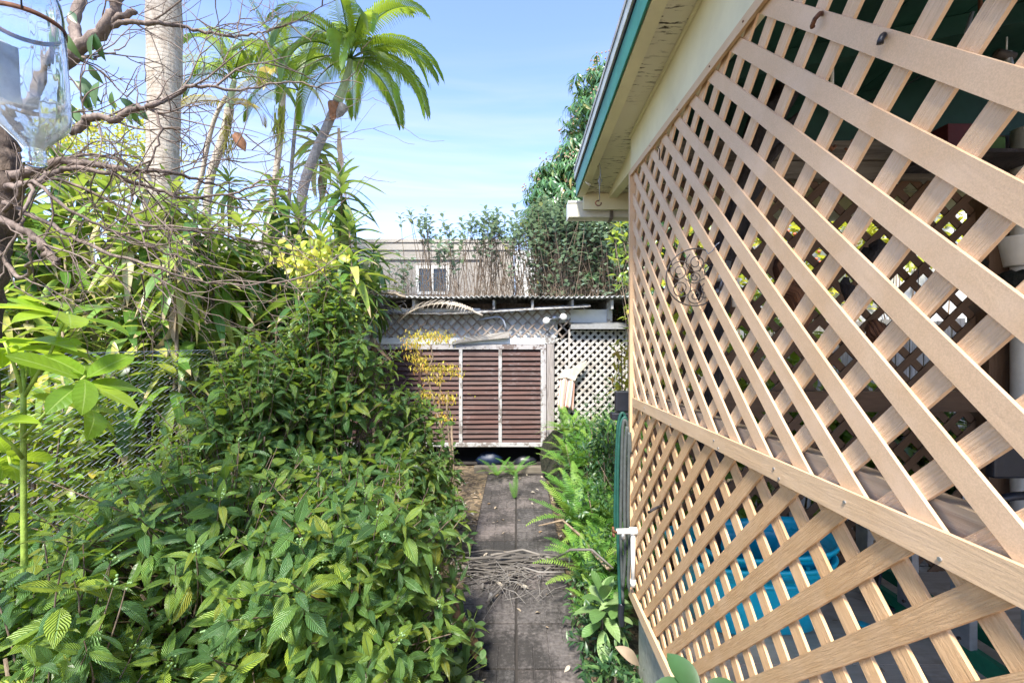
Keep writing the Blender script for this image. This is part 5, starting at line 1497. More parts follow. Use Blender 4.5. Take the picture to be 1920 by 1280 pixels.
def build_palms():
    # leaning palm
    Y = 8.6
    root = empty('leaning_palm', P(562, 980, Y), 'palm with curved leaning grey trunk and full green crown at top centre left', 'palm tree')
    root.location.z = 0
    def curve(q, Y):
        P3 = [np.array(P(a, b, Y)) for a, b in q]; out = []
        for i in range(len(P3) - 1):
            p0 = P3[max(i-1, 0)]; p1 = P3[i]; p2 = P3[i+1]; p3 = P3[min(i+2, len(P3)-1)]
            for t in np.linspace(0, 1, 5, endpoint=False):
                out.append(0.5 * ((2*p1) + (-p0+p2)*t + (2*p0-5*p1+4*p2-p3)*t*t + (-p0+3*p1-3*p2+p3)*t**3))
        out.append(P3[-1]); return out
    q = curve([(552, 820), (556, 600), (564, 400), (572, 340), (590, 290), (612, 240), (632, 192)], Y)
    mb = MB(); mb.tube(q, np.linspace(.105, .08, len(q)), 14); mb.build('trunk', M['palmtrunk2'], root, True)
    q = curve([(632, 192), (643, 168), (652, 140), (657, 112)], Y)
    mb = MB(); mb.tube(q, np.linspace(.095, .05, len(q)), 12); mb.build('crownshaft', M['shaft'], root, True)
    mb = MB(); mb.lathe([(.01, -.28), (.06, -.22), (.13, .02), (.12, .06), (.11, .02), (.05, -.2)], 10, P(627, 200, Y - .1), Matrix.Rotation(.15, 4, 'Y')); mb.build('dry_sheath', M['sheath'], root, True)
    mb = MB(); mb.lathe([(.01, -.2), (.07, -.1), (.10, .08), (.07, .1)], 10, P(641, 205, Y - .12), Matrix.Rotation(.5, 4, 'Y')); mb.build('dry_sheath', M['palmtrunk2'], root, True)
    c = np.array(P(657, 112, Y))
    fr = [((.5, -.8, .9), 1.8, 2.0), ((-.55, -.8, .8), 1.8, 2.1), ((1, 0, .75), 2.1, 1.7), ((.7, .5, .6), 2.0, 2.0), (( .95, -.2, .55), 2.0, 1.9), ((.8, -.6, .15), 1.95, 2.1), ((.9, .3, .9), 1.9, 1.6), ((-.9, -.3, .7), 1.9, 1.8), ((-.8, .4, .25), 1.9, 1.9), ((-.5, -.7, .25), 1.8, 2.1),
          ((.15, -.8, 1.0), 1.8, 1.8), ((-.25, .5, 1.4), 2.0, 1.2), ((.35, .3, 1.5), 2.1, 1.3), ((-.6, 0, 1.3), 2.0, 1.7), ((.6, -.1, 1.3), 2.0, 1.8), ((.2, -.9, .35), 1.7, 2.2), ((-.95, 0, .35), 1.8, 1.9), ((.4, .9, .5), 1.8, 1.7), ((-.3, .9, .7), 1.8, 1.7), ((.9, .1, .25), 1.9, 2.0)]
    for d, l, dr in fr:
        frond_mesh('frond', None, c + unit(d) * .03, d, l * 1.02, dr + .2, 50, .47, .030, hang=1.1).build('frond', M['palm'], root, True)
    # dead strands hanging from the crown
    mb = MB()
    for i in range(30):
        x = U(632, 650); mb.tube([P(635 + U(-2, 2), 240, Y - .15), P(636 + U(-4, 6), 280, Y - .15), P(x, 340 + U(-20, 40), Y - .15), P(x + U(-8, 14), 380 + U(-30, 30), Y - .15)], [.007, .007, .006, .002], 4, False)
    mb.build('dead_flower_stalk', M['deadleaf'], root, True, 'stuff')
    # middle palm
    Y = 10.0
    root = empty('middle_palm', P(392, 980, Y), 'middle palm with ragged green crown and one yellowing frond', 'palm tree'); root.location.z = 0
    q = curve([(370, 900), (384, 500), (392, 350), (408, 290), (424, 240), (430, 205)], Y)
    mb = MB(); mb.tube(q, np.linspace(.085, .10, len(q)), 10); mb.build('trunk', M['palmtrunk'], root, True)
    q = curve([(430, 205), (434, 175), (440, 150)], Y); mb = MB(); mb.tube(q, np.linspace(.09, .05, len(q)), 10); mb.build('crownshaft', M['shaft'], root, True)
    c = np.array(P(438, 150, Y))
    for d, l, dr in [((-.9, -.3, .9), 1.5, 1.7), ((-.7, .3, 1.2), 1.6, 1.5), ((.8, -.2, 1.1), 1.7, 1.5), ((.9, .3, .6), 1.6, 1.8), ((-.1, -.8, 1.1), 1.5, 1.9), ((.2, .6, 1.5), 1.8, 1.2), ((-.4, .2, 1.7), 1.7, 1.0), ((.5, -.5, .8), 1.5, 2.0), ((-.8, -.1, .5), 1.3, 2.0)]:
        frond_mesh('frond', None, c, d, l, dr + .2, 42, .40, .028, hang=1.1).build('frond', M['palm'], root, True)
    frond_mesh('frond', None, np.array(P(428, 195, Y)), (-.95, -.25, .25), 1.35, 1.5, 40, .38, .04, hang=.9).build('frond', M['palmyellow'], root, True)['label'] = 'yellow brown drying frond'
    frond_mesh('frond', None, np.array(P(432, 200, Y)), (.9, -.25, .3), 1.2, 1.9, 36, .34, .035, hang=.9).build('frond', M['palmyellow'], root, True)['label'] = 'pale yellow lower frond'
    mb = MB()
    for i in range(40):
        a = P(426 + U(-6, 12), 215 + U(-5, 60), Y - .1); mb.tube([a, a + Vector((U(-.1, .1), U(-.1, .1), -.25)), a + Vector((U(-.2, .2), U(-.1, .1), -U(.4, .9)))], [.01, .008, .003], 4, False)
    mb.build('dead_flower_stalk', M['palmyellow'], root, True, 'stuff')
    mb = MB(); mb.lathe([(.01, -.3), (.12, -.1), (.10, .1), (.05, .15)], 9, P(448, 262, Y - .15), Matrix.Rotation(-.5, 4, 'Y')); mb.build('dry_sheath', M['sheath'], root, True)
    mb = MB(); q = curve([(352, 900), (362, 420), (378, 330), (400, 230), (425, 180)], Y + .6); mb.tube(q, np.linspace(.055, .045, len(q)), 8)
    tag(mb.build('bare_palm_trunk', M['palmtrunk'], None, True), 'second thin pale trunk just left behind the middle palm', 'palm trunk')
    # far thin palm
    Y = 12.5
    root = empty('thin_palm', P(505, 980, Y), 'slender far palm with drooping yellow green fronds', 'palm tree'); root.location.z = 0
    q = curve([(490, 900), (500, 470), (512, 370), (522, 290), (528, 230), (530, 165)], Y); mb = MB(); mb.tube(q, np.linspace(.085, .09, len(q)), 9); mb.build('trunk', M['palmtrunk'], root, True)
    c = np.array(P(530, 150, Y))
    for d, l, dr, m in [((-.8, -.3, .9), 2.0, 2.0, 'palm'), ((.8, -.2, .8), 1.9, 2.0, 'palm'), ((-.3, -.8, .9), 1.9, 2.2, 'palm'), ((.3, -.6, 1.2), 2.1, 1.8, 'palm'), ((-.6, .5, 1.3), 2.1, 1.4, 'palm'), ((.5, .5, 1.4), 2.1, 1.4, 'palm'), ((-.9, -.1, .1), 1.8, 1.6, 'palmyellow'), ((.9, -.1, .0), 1.8, 1.7, 'palmyellow'), ((.1, -.9, .1), 1.7, 1.8, 'palmyellow'), ((-.3, -.2, 1.6), 2.2, 1.0, 'palm')]:
        frond_mesh('frond', None, c, d, l, dr, 44, .44, .03, hang=1.1).build('frond', M[m], root, True)
    mb = MB()
    for i in range(60):
        a = P(520 + U(-8, 14), 205 + U(-10, 40), Y - .1); mb.tube([a, a + Vector((U(-.1, .1), U(-.1, .1), -.25)), a + Vector((U(-.25, .2), U(-.1, .1), -U(.4, .9)))], [.012, .01, .003], 4, False)
    mb.build('fruit_strands', M['vine'], root, True, 'stuff')
    # far fronds hanging in from above at the top, left of the leaning palm
    Y = 9.8
    root = empty('hidden_palm', P(520, 980, Y), 'palm whose long upright frond fans left of the leaning palm crown', 'palm tree'); root.location.z = 0
    q = curve([(515, 900), (535, 480), (548, 300), (560, 175)], Y + .6); mb = MB(); mb.tube(q, np.linspace(.05, .04, len(q)), 9); mb.build('trunk', M['palmtrunk2'], root, True)
    c = np.array(P(560, 170, Y + .6))
    for d, l, dr in [((-.75, -.3, 1.0), 2.3, 1.1), ((-.5, .2, 1.5), 2.3, .9), ((-.9, .3, .5), 1.9, 1.6), ((.5, -.4, 1.3), 1.8, 1.6), ((-.3, -.7, .9), 1.8, 1.9), ((.0, .5, 1.5), 2.0, 1.2)]:
        frond_mesh('frond', None, c, d, l, dr, 48, .45, .03, hang=.9).build('frond', M['palm'], root, True)
    # big trunk
    Y = 6.3
    root = empty('royal_palm', (XX(306, Y), Y, 0), 'thick pale grey palm trunk rising out of frame at left', 'palm tree')
    rs = np.random.default_rng(5); n = 60; hs = np.linspace(0, 8.6, n)
    mb = MB(); mb.tube([(XX(306, Y) + .02 * math.sin(h * 1.3), Y, h) for h in hs], [.205 + .01 * math.sin(h * 2.2) + .006 * math.sin(h * 9) for h in hs], 28); mb.build('trunk', M['palmtrunk'], root, True)
    mb = MB(); mb.tube([(XX(306, Y), Y, 8.55), (XX(306, Y), Y, 9.4), (XX(306, Y), Y, 9.9)], [.19, .15, .08], 14); mb.build('crownshaft', M['shaft'], root, True)
    for i in range(10):
        a = i * .63; frond_mesh('frond', None, (XX(306, Y), Y, 9.8), (math.cos(a), math.sin(a), .9), 2.8, 1.9, 50, .6, .05).build('frond', M['palm'], root, True)
build_palms()

# ---- bare tree
def build_bare_tree():
    rs = np.random.default_rng(21)
    Y0 = 1.95
    root = empty('bare_tree', P(2, 1600, Y0), 'nearly leafless tree with gnarled trunk at the left edge spreading grey twigs', 'tree'); root.location.z = 0
    def lim(q, r0, r1, name='branch', mat='bark_grey', n=8, jit=.004):
        if name == 'branch': r0 *= .74; r1 *= .85
        P3 = [np.array(P(a, b, y)) for a, b, y in q]; out = []
        for i in range(len(P3) - 1):
            p0 = P3[max(i-1, 0)]; p1 = P3[i]; p2 = P3[i+1]; p3 = P3[min(i+2, len(P3)-1)]
            for t in np.linspace(0, 1, 6, endpoint=False):
                out.append(0.5 * ((2*p1) + (-p0+p2)*t + (2*p0-5*p1+4*p2-p3)*t*t + (-p0+3*p1-3*p2+p3)*t**3) + rs.normal(0, jit, 3))
        out.append(P3[-1]); m = len(out); rad = [(r0 + (r1 - r0) * i / (m - 1)) * rs.uniform(.96, 1.05) * (1 if r0 < .06 else 1) for i in range(m)]
        pr = rs.uniform(.93, 1.06, (m, n))
        mb = MB(); mb.tube(out, rad, n, True, lambda i, k: pr[i, k]); mb.build(name, M[mat], root, True)
        return out
    y = Y0
    lim([(-62, 1500, y), (-52, 900, y), (-40, 620, y), (-18, 480, y), (2, 400, y), (10, 330, y), (0, 270, y), (-35, 180, y), (-80, 60, y), (-120, -120, y)], .078, .04, 'trunk', 'bark_old', 14, .008)
    lim([(-20, 480, y), (-40, 430, y + .1), (-90, 330, y + .2)], .05, .04, 'trunk', 'bark_old', 10)
    limbs = []
    def L(q, r0, r1): limbs.append((lim(q, r0, r1), r1))
    y = 1.9
    L([(15, 330, y), (60, 322, y), (110, 303, y), (170, 308, y), (240, 318, y), (330, 325, y + .15), (400, 345, y + .3)], .030, .007)
    L([(15, 350, y), (55, 345, y - .05), (120, 318, y), (200, 324, y), (280, 352, y + .1), (370, 372, y + .2), (470, 352, y + .3)], .020, .006)
    L([(130, 250, y), (155, 228, y), (178, 221, y), (215, 224, y), (255, 205, y), (290, 196, y), (330, 178, y + .1), (365, 163, y + .1), (450, 168, y + .2), (555, 155, y + .3), (625, 178, y + .3)], .024, .003)
    L([(-30, 200, y + .1), (60, 190, y + .2), (125, 110, y + .2), (170, 75, y + .2), (205, 40, y + .2), (218, 5, y + .2), (225, -30, y + .2)], .052, .022)
    L([(150, 90, y + .2), (138, 40, y + .25), (150, 0, y + .3), (158, -40, y + .3)], .035, .022)
    L([(190, 55, y + .2), (215, 38, y + .2), (252, 19, y + .2)], .024, .016)
    L([(205, 48, y + .2), (250, 41, y + .2), (300, 44, y + .2), (350, 52, y + .3), (420, 68, y + .3), (470, 64, y + .4), (505, 55, y + .4)], .018, .004)
    L([(135, 110, y + .2), (160, 108, y + .2), (180, 107, y + .25), (222, 94, y + .3)], .012, .004)
    L([(10, 380, y), (50, 400, y), (110, 430, y), (190, 470, y - .1), (290, 500, y - .1), (390, 530, y), (510, 532, y + .1)], .016, .003)
    L([(-30, 400, y - .2), (20, 420, y - .2), (65, 445, y - .2), (90, 470, y - .2), (108, 492, y - .2)], .020, .016)
    L([(10, 395, y), (60, 340, y - .1), (140, 400, y - .1), (230, 440, y), (330, 480, y + .1), (400, 500, y + .1)], .012, .004)
    L([(20, 330, y + .1), (100, 335, y + .1), (200, 372, y + .15), (290, 425, y + .2), (420, 440, y + .3), (560, 470, y + .4)], .012, .003)
    L([(120, 300, y + .2), (190, 290, y + .2), (300, 330, y + .3), (420, 300, y + .4), (500, 290, y + .5)], .010, .002)
    L([(-10, 460, y - .2), (40, 520, y - .2), (60, 480, y - .3), (40, 440, y - .3)], .012, .004)
    L([(60, 345, y - .1), (45, 400, y - .2), (10, 480, y - .2), (0, 530, y - .2)], .010, .003)
    L([(280, 196, y), (300, 240, y), (285, 300, y), (250, 350, y), (240, 420, y)], .008, .002)
    tw = MB()
    leafs = Leaves(T_garden, M['under'])
    def twig(p, d, r, depth, ln):
        steps = int(rs.integers(5, 10)); pts = [p]; cur = p; dd = unit(d)
        curl = rs.normal(0, .16, 3); curl[1] *= .5
        for i in range(steps):
            dd = unit(dd + rs.normal(0, .17, 3) * np.array((1, .6, 1)) + curl * .5 + np.array((.02, .01, 0)))
            cur = cur + dd * ln / steps * rs.uniform(.7, 1.3); pts.append(cur)
            if depth > 0 and rs.uniform() < .42 and i > 0:
                side = unit(np.cross(dd, (0, 1, .3))) * (1 if rs.uniform() > .5 else -1)
                twig(cur, unit(dd * .8 + side * rs.uniform(.4, 1.1) + rs.normal(0, .15, 3)), r * .7, depth - 1, ln * rs.uniform(.45, .8))
        m = len(pts); tw.tube(pts, [max(.0009, r * (1 - .75 * i / (m - 1))) for i in range(m)], 4, False)
    for out, r1 in limbs:
        m = len(out)
        for i in range(3, m, 3 if m > 20 else 4):
            if rs.uniform() < .60:
                d = unit(out[min(i+1, m-1)] - out[i-1]); side = unit(np.cross(d, (0, 1, .2))) * (1 if rs.uniform() > .5 else -1)
                twig(out[i], d * .9 + side * rs.uniform(.3, 1.1), rs.uniform(.0028, .0055), 2, rs.uniform(.25, .62))
        d = unit(out[-1] - out[-3])
        if r1 < .012:
            twig(out[-1], d, r1 * .8, 1, .22)
    tw.build('twigs', M['bark_grey'], root, True, 'stuff')
    for (px, py) in ((138, 150), (150, 175), (160, 165), (178, 60), (188, 150), (210, 170), (222, 182), (240, 200), (248, 192), (165, 120), (120, 60), (130, 20), (112, 10), (150, 140), (235, 190), (128, 190), (140, 205), (176, 62)):
        leafs.add(np.array(P(px, py, 1.95)), rot_to(unit(np.array((U(-.4, .7), U(-.3, .3), -U(.4, 1)))), (U(-.3, .3), -1, .3)), U(.07, .13))
    leafs.finish(root)
build_bare_tree()

# ---- chain link fence
def build_fence():
    X = -3.3
    root = empty('chain_link_fence', (X, 2, 0), 'grey chain link fence along the left boundary behind the shrubs', 'fence')
    ya, yb = 1.2, 9.0; pit = .07; H = 1.80
    mb = MB(); n = int((yb - ya) / (pit)) ; rows = int(H / (pit / 2))
    for i in range(n):
        for ph in (0,):
            y0 = ya + i * pit
            pts = []
            for k in range(rows + 1):
                s = 1 if (k % 2) else -1
                pts.append((X + (.004 if s > 0 else -.004), y0 + s * (pit / 2 + .002), .03 + k * pit / 2))
            mb.tube(pts, .0026, 5, False)
    mb.build('wire_mesh', M['galv'], root, False, 'stuff')
    mb = MB(); mb.tube([(X, ya, 1.815), (X, yb, 1.815)], .004, 6); mb.build('top_wire', M['galv'], root)
    for y in (1.3, 5.9, 8.6):
        mb = MB(); mb.tube([(X - .03, y, 0), (X - .03, y, 1.86)], .025, 12); mb.ball((X - .03, y, 1.87), .03, 10, 6); mb.build('post', M['galv'], root, True)
build_fence()

# ---- ferns
def fern_tpl(n=26, droop=.9):
    n = int(n * .95)
    V = []; Fc = []; UV = []
    pts = []; d = np.array((0, 1.0, 0.0)); p = np.zeros(3)
    for i in range(n + 1):
        pts.append(p.copy()); d = unit(d + np.array((0, 0, -droop / n * (.4 + 1.3 * i / n)))); p = p + d / n
    for i in range(2, n):
        t = i / n; p = pts[i]; dd = unit(pts[i] - pts[i-1]); l = .125 * (math.sin(math.pi * min(1, .12 + t * .86)) ** .7); w = .021
        for sg in (-1, 1):
            o = np.array((sg, 0, 0)); ld = unit(o * 1.0 + dd * .22 + np.array((0, 0, -.12 + rng.normal(0, .08)))); b = len(V)
            V += [p - dd * w * .5, p + dd * w * .5, p + ld * l * .55 + dd * w * .62, p + ld * l * .55 - dd * w * .48, p + ld * l + dd * w * .30, p + ld * l + dd * w * .1]
            Fc += [(b, b+1, b+2, b+3), (b+3, b+2, b+4, b+5)]
            UV += [(.5, t)] * 6
    for i in range(n):
        b = len(V); x = .0035 * (1 - i / n * .7)
        V += [pts[i] + (-x, 0, .001), pts[i] + (x, 0, .001), pts[i+1] + (x, 0, .001), pts[i+1] + (-x, 0, .001)]; Fc.append((b, b+1, b+2, b+3)); UV += [(.5, i / n)] * 4
    return (np.array(V), np.array(Fc), np.array(UV))
T_fern = [fern_tpl(28, .5), fern_tpl(28, 1.0), fern_tpl(26, 1.5), fern_tpl(30, .8)]

def build_ferns():
    G = 'sword ferns along the right side of the path'
    lab = 'green sword fern in the bank along the right side of the path'
    rs = np.random.default_rng(31)
    spots = []
    for Y, xa, xb, z0, nn in ((2.95, .50, .66, .02, 2), (3.3, .48, .95, .04, 3), (3.7, .50, 1.2, .05, 4), (4.1, .50, 1.3, .10, 4), (4.6, .55, 1.4, .20, 5), (5.1, .55, 1.5, .32, 5), (5.6, .55, 1.6, .42, 5), (6.1, .65, 1.7, .5, 5)):
        for i in range(nn):
            spots.append((xa + (xb - xa) * (i + .3 + rs.uniform(0, .4)) / nn, Y + rs.uniform(-.15, .15), z0 + rs.uniform(0, .12), ORD[i], ORD[(2.95, 3.3, 3.7, 4.1, 4.6, 5.1, 5.6, 6.1).index(Y)]))
    for (x, y, z, oi, orow) in spots:
        lab = 'green sword fern, ' + oi + ' from the path in the ' + orow + ' row from the camera'
        root = empty('fern', (x, y, 0), lab, 'fern', G)
        L = Leaves(T_fern, M['fern'], 'frond')
        n = int(rs.integers(17, 24)); s0 = rs.uniform(.32, .50)
        if x < .56: s0 *= .8
        if y < 3.2: s0 *= .75
        for i in range(n):
            a = i * 2.4; out = np.array((math.cos(a), math.sin(a), 0)); el = rs.uniform(.35, 1.25)
            d = unit(out * math.cos(el) + np.array((0, 0, math.sin(el))))
            L.add((x + out[0] * .03, y + out[1] * .03, z + .02), rot_to(d, (0, 0, 1)), s0 * rs.uniform(.75, 1.15))
        L.finish(root, 24, minpx=5)
        mb = MB(); mb.ball((x, y, z * .5), max(.07, z * .62), 8, 6, (1, 1, 1), .15); mb.build('root_clump', M['moss'], root)
    for k, (px, Y, s, lb) in enumerate(((932, 6.15, .36, 'small fern under the shed doors, left'), (965, 6.2, .34, 'small fern beneath the shed doors near the kerb centre'), (965, 5.3, .30, 'lone upright fern sprouting from the path joint'))):
        x = XX(px, Y)
        root = empty('fern', (x, Y, 0), lb, 'fern')
        L = Leaves(T_fern, M['fern'], 'frond')
        if k == 2:
            L.add((x, Y, 0), rot_to((.05, -.1, 1), (0, -1, .2)), .34, 0); L.add((x, Y, 0), rot_to((-.3, -.2, 1), (0, -1, .2)), .22, 0)
        else:
            for i in range(9):
                a = i * 2.4; out = np.array((math.cos(a), math.sin(a), 0)); d = unit(out * .8 + np.array((0, -.2, .9))); L.add((x, Y, .02), rot_to(d, (0, 0, 1)), s * U(.8, 1.2))
        L.finish(root, 24, minpx=5)
build_ferns()

# ---- leafy fill helper
def leafy(name, label, cat, box, n, tpl, mat, size, up=.3, group=None, stems=None, shape='ell', parts=0, rest='foliage', branches=0, brmat='twig', gaps=0.0, cluster=5):
    cx, cy, cz, rx, ry, rz = box
    root = empty(name, (cx, cy, 0), label, cat, group)
    L = Leaves(tpl, mat)
    for i in range(n):
        d = rdir(); r = U(.25, 1) ** .45
        lump = 1 + .16 * math.sin(d[0] * 7 + cx) * math.sin(d[2] * 8 + cy) + .10 * math.sin(d[0] * 17 + d[2] * 13)
        p = np.array((cx + d[0] * rx * r * lump, cy + d[1] * ry * r * lump, cz + d[2] * rz * r * lump))
        if p[2] < .02: continue
        if gaps and math.sin(p[0] * 6.1 + p[2] * 3.7) * math.sin(p[2] * 5.3 - p[0] * 2.2 + 1) > 1 - gaps: continue
        for k in range(cluster):
            ld = unit(d * .5 + rdir() * .9 + np.array((0, 0, up)))
            L.add(p + rng.normal(0, size * .35, 3), rot_to(ld, (0, 0, 1) + rng.normal(0, .4, 3)), size * U(.7, 1.2))
    L.finish(root, parts, rest)
    if branches:
        mb = MB()
        for i in range(branches):
            d = rdir(-.2, 1); e = np.array((cx + d[0] * rx * .85, cy + d[1] * ry * .85, cz + d[2] * rz * .85)); b = np.array((cx + U(-.1, .1) * rx, cy, 0)); m = (b * .45 + e * .55) + rng.normal(0, .08, 3) * rx
            mb.tube([b, m, e], [.012 + .004 * rz, .008, .003], 5)
        mb.build('stems', M[brmat], root, True, 'stuff')
    return root

def build_fill():
    # dense growth behind the fence
    for k, (px, py, Y, rx, rz, lb) in enumerate(((60, 640, 6.8, 1.6, 1.5, 'dark leafy mass low behind the left end of the fence'), (260, 620, 7.0, 1.5, 1.6, 'dark leafy mass behind the fence below the big palm trunk'),
            (430, 620, 7.2, 1.3, 1.3, 'dark leafy mass behind the fence below the middle palm'), (590, 600, 7.2, 1.1, 1.4, 'dark leafy mass behind the dracaenas left of the shed'))):
        c = P(px, py, Y)
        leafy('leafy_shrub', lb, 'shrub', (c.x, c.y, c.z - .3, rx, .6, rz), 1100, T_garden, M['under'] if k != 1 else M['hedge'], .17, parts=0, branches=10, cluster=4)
    for k, (x, y, z, rr) in enumerate(((-4.0, 2.6, .7, .8), (-4.0, 3.7, .75, .8), (-4.1, 4.8, .8, .8), (-4.2, 6.0, .9, .9))):
        leafy('fence_shrub', ORD[k] + ' low leafy shrub from the left right behind the chain link fence', 'shrub', (x, y, z, .45, .7, rr), 420, T_garden, M['hedge'], .13, branches=8, cluster=4)
    # low dark plants right bottom
    G = 'low shade plants under the lattice wall'
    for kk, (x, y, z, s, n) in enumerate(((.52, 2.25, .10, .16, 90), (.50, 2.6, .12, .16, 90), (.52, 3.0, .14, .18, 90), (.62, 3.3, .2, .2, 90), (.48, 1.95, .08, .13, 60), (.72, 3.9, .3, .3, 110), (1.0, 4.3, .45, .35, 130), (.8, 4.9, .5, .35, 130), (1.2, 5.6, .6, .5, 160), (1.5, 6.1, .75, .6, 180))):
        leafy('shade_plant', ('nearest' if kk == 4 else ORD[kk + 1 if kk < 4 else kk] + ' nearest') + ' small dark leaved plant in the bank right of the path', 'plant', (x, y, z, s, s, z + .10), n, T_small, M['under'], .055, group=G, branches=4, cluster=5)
    # yellow-tipped shrub against the corner
    Y = 4.6
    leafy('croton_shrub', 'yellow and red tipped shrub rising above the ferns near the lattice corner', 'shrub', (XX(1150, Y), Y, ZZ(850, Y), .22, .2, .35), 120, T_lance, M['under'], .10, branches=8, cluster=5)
    leafy('croton_shrub', 'slender shrub with bright yellow leaves just left of the lattice corner', 'shrub', (XX(1172, 3.6), 3.6, ZZ(690, 3.6), .07, .1, .28), 22, T_lance, M['gold'], .09, branches=4, cluster=5)
    # bushes seen through the porch; yellow vine colour stands in for sunlight
    rs = np.random.default_rng(6)
    G = 'sunlit garden shrubs beyond the porch end screen'
    GL = ['behind the lattice left of the medallion', 'high behind the lattice right of the medallion', 'low behind the driftwood', 'behind the twisted driftwood', 'far behind the medallion', 'high above the coconut shell', 'just below the porch rail, left', 'just below the porch rail, middle', 'low left behind the tub', 'low right behind the ladder', 'farthest left beyond the porch corner']
    for gi, (px, py, Y, r, rz, m) in enumerate(((1290, 690, 3.6, .5, .5, 'vine'), (1420, 430, 4.6, .8, .8, 'vine'), (1420, 640, 3.8, .5, .6, 'hedge'), (1560, 480, 5.2, .9, .8, 'vine'), (1330, 560, 5.5, .8, 1.0, 'vine'), (1700, 420, 5.0, .8, .6, 'vine'), (1480, 800, 3.2, .5, .4, 'hedge'), (1650, 830, 3.0, .45, .35, 'hedge'), (1330, 900, 3.0, .35, .4, 'hedge'), (1780, 860, 2.9, .4, .3, 'under'), (1230, 480, 6.4, .8, 1.2, 'hedge'))):
        c = P(px, py, Y)
        leafy('garden_shrub', 'sunlit garden shrub seen ' + GL[gi], 'shrub', (c.x, c.y, c.z, r, .35, rz), 190, T_garden, M[m], .12, group=G, branches=7, cluster=4)
    mb = MB()
    for i in range(26): 
        c = P(1490 + U(-40, 60), 470 + U(-40, 60), 4.2); mb.ball(c, .016, 6, 4)
    for i in range(18):
        c = P(1270 + U(-20, 20), 690 + U(-50, 50), 3.2); mb.ball(c, .012, 6, 4)
    tag(mb.build('coral_blossoms', M['pinkflower'], None, True, 'stuff'), 'small coral blossoms scattered in the shrubs beyond the porch')
    # strap leaved plants beyond screen
    for i, (px, py) in enumerate(((1440, 870), (1560, 850), (1700, 830))):
        dracaena(px, py, 3.0, ('left', 'middle', 'right')[i] + ' one of three broad strap leaved plants beyond the porch screen', M['drac'], 16, .4, 'strap leaved plants beyond the screen', name='strap_leaved_plant', skirt=.15, parts=16, dead=False)
build_fill()

# ---- mango tree
def build_mango():
    cx, cy = 4.6, 11.0
    root = empty('mango_tree', (cx, cy, 0), 'large dense mango tree with drooping leaves filling the sky beside the eave', 'tree')
    mb = MB(); mb.tube([(cx, cy, 0), (cx - .1, cy, 1.6), (cx - .3, cy, 3.2)], [.32, .26, .22], 12); mb.build('trunk', M['bark_old'], root, True)
    for i in range(8):
        a = i * .8; mb = MB(); mb.tube([(cx - .3, cy, 3.0), (cx + math.cos(a) * 1.3, cy + math.sin(a) * 1.0, 5), (cx + math.cos(a) * 2.8, cy + math.sin(a) * 2, 7.6)], [.14, .09, .03], 7); mb.build('limb', M['bark_old'], root, True)
    L = Leaves([leaf_tpl(1, .22, 3, .1, .5, .45), leaf_tpl(1, .24, 3, .1, .9, .45)], M['mango'])
    fl = MB()
    lobes = [(4.6, 11.0, 6.4, 3.4, 2.8, 3.4), (2.15, 10.5, 4.8, 1.75, 1.5, 1.9), (2.55, 10.4, 7.0, 1.35, 1.3, 1.6), (1.6, 10.3, 5.9, .8, .8, .9), (1.15, 10.2, 4.9, .98, .9, 1.4), (6.4, 11.4, 8.3, 3.6, 2.8, 4.0), (1.7, 10.5, 3.9, 1.15, 1.1, 1.3), (3.0, 10.2, 3.2, 2.5, 1.2, 2.2)]  # unseen high lobe on the far right added to block the sun
    for (lx, ly, lz, rx, ry, rz) in lobes:
        ncl = int(420 * (rx * rz) ** .8) if lx < 4 else int(220 * (rx * rz) ** .85)
        for i in range(ncl):
            d = rdir(-.7, 1)
            if d[1] > .3 and U() < .75: continue
            r = U(.78, 1.02); lump = 1 + .10 * math.sin(d[0] * 9 + lx) * math.sin(d[2] * 11 + lz) + .05 * math.sin(d[0] * 23 + d[2] * 19)
            p = np.array((lx + d[0] * rx * r * lump, ly + d[1] * ry * r * lump, lz + d[2] * rz * r * lump))
            for k in range(8):
                a = U(0, 6.28); o = np.array((math.cos(a), math.sin(a), 0))
                ld = unit(o * .9 + d * .3 + np.array((0, 0, -.75 + U(-.3, .5))))
                L.add(p + o * .02, rot_to(ld, d + (0, 0, .4)), U(.17, .27))
            if U() < .07 and d[2] > -.1 and d[0] < .4:
                for k in range(7): fl.ball(p + d * .12 + rng.normal(0, .06, 3), .022, 5, 3)
    L.finish(root, 0, 'crown')
    fl.build('blossom_spikes', m_plain('dusty_pink_blossom', (.36, .24, .16), .8, .3, 30), root, False, 'stuff')
build_mango()

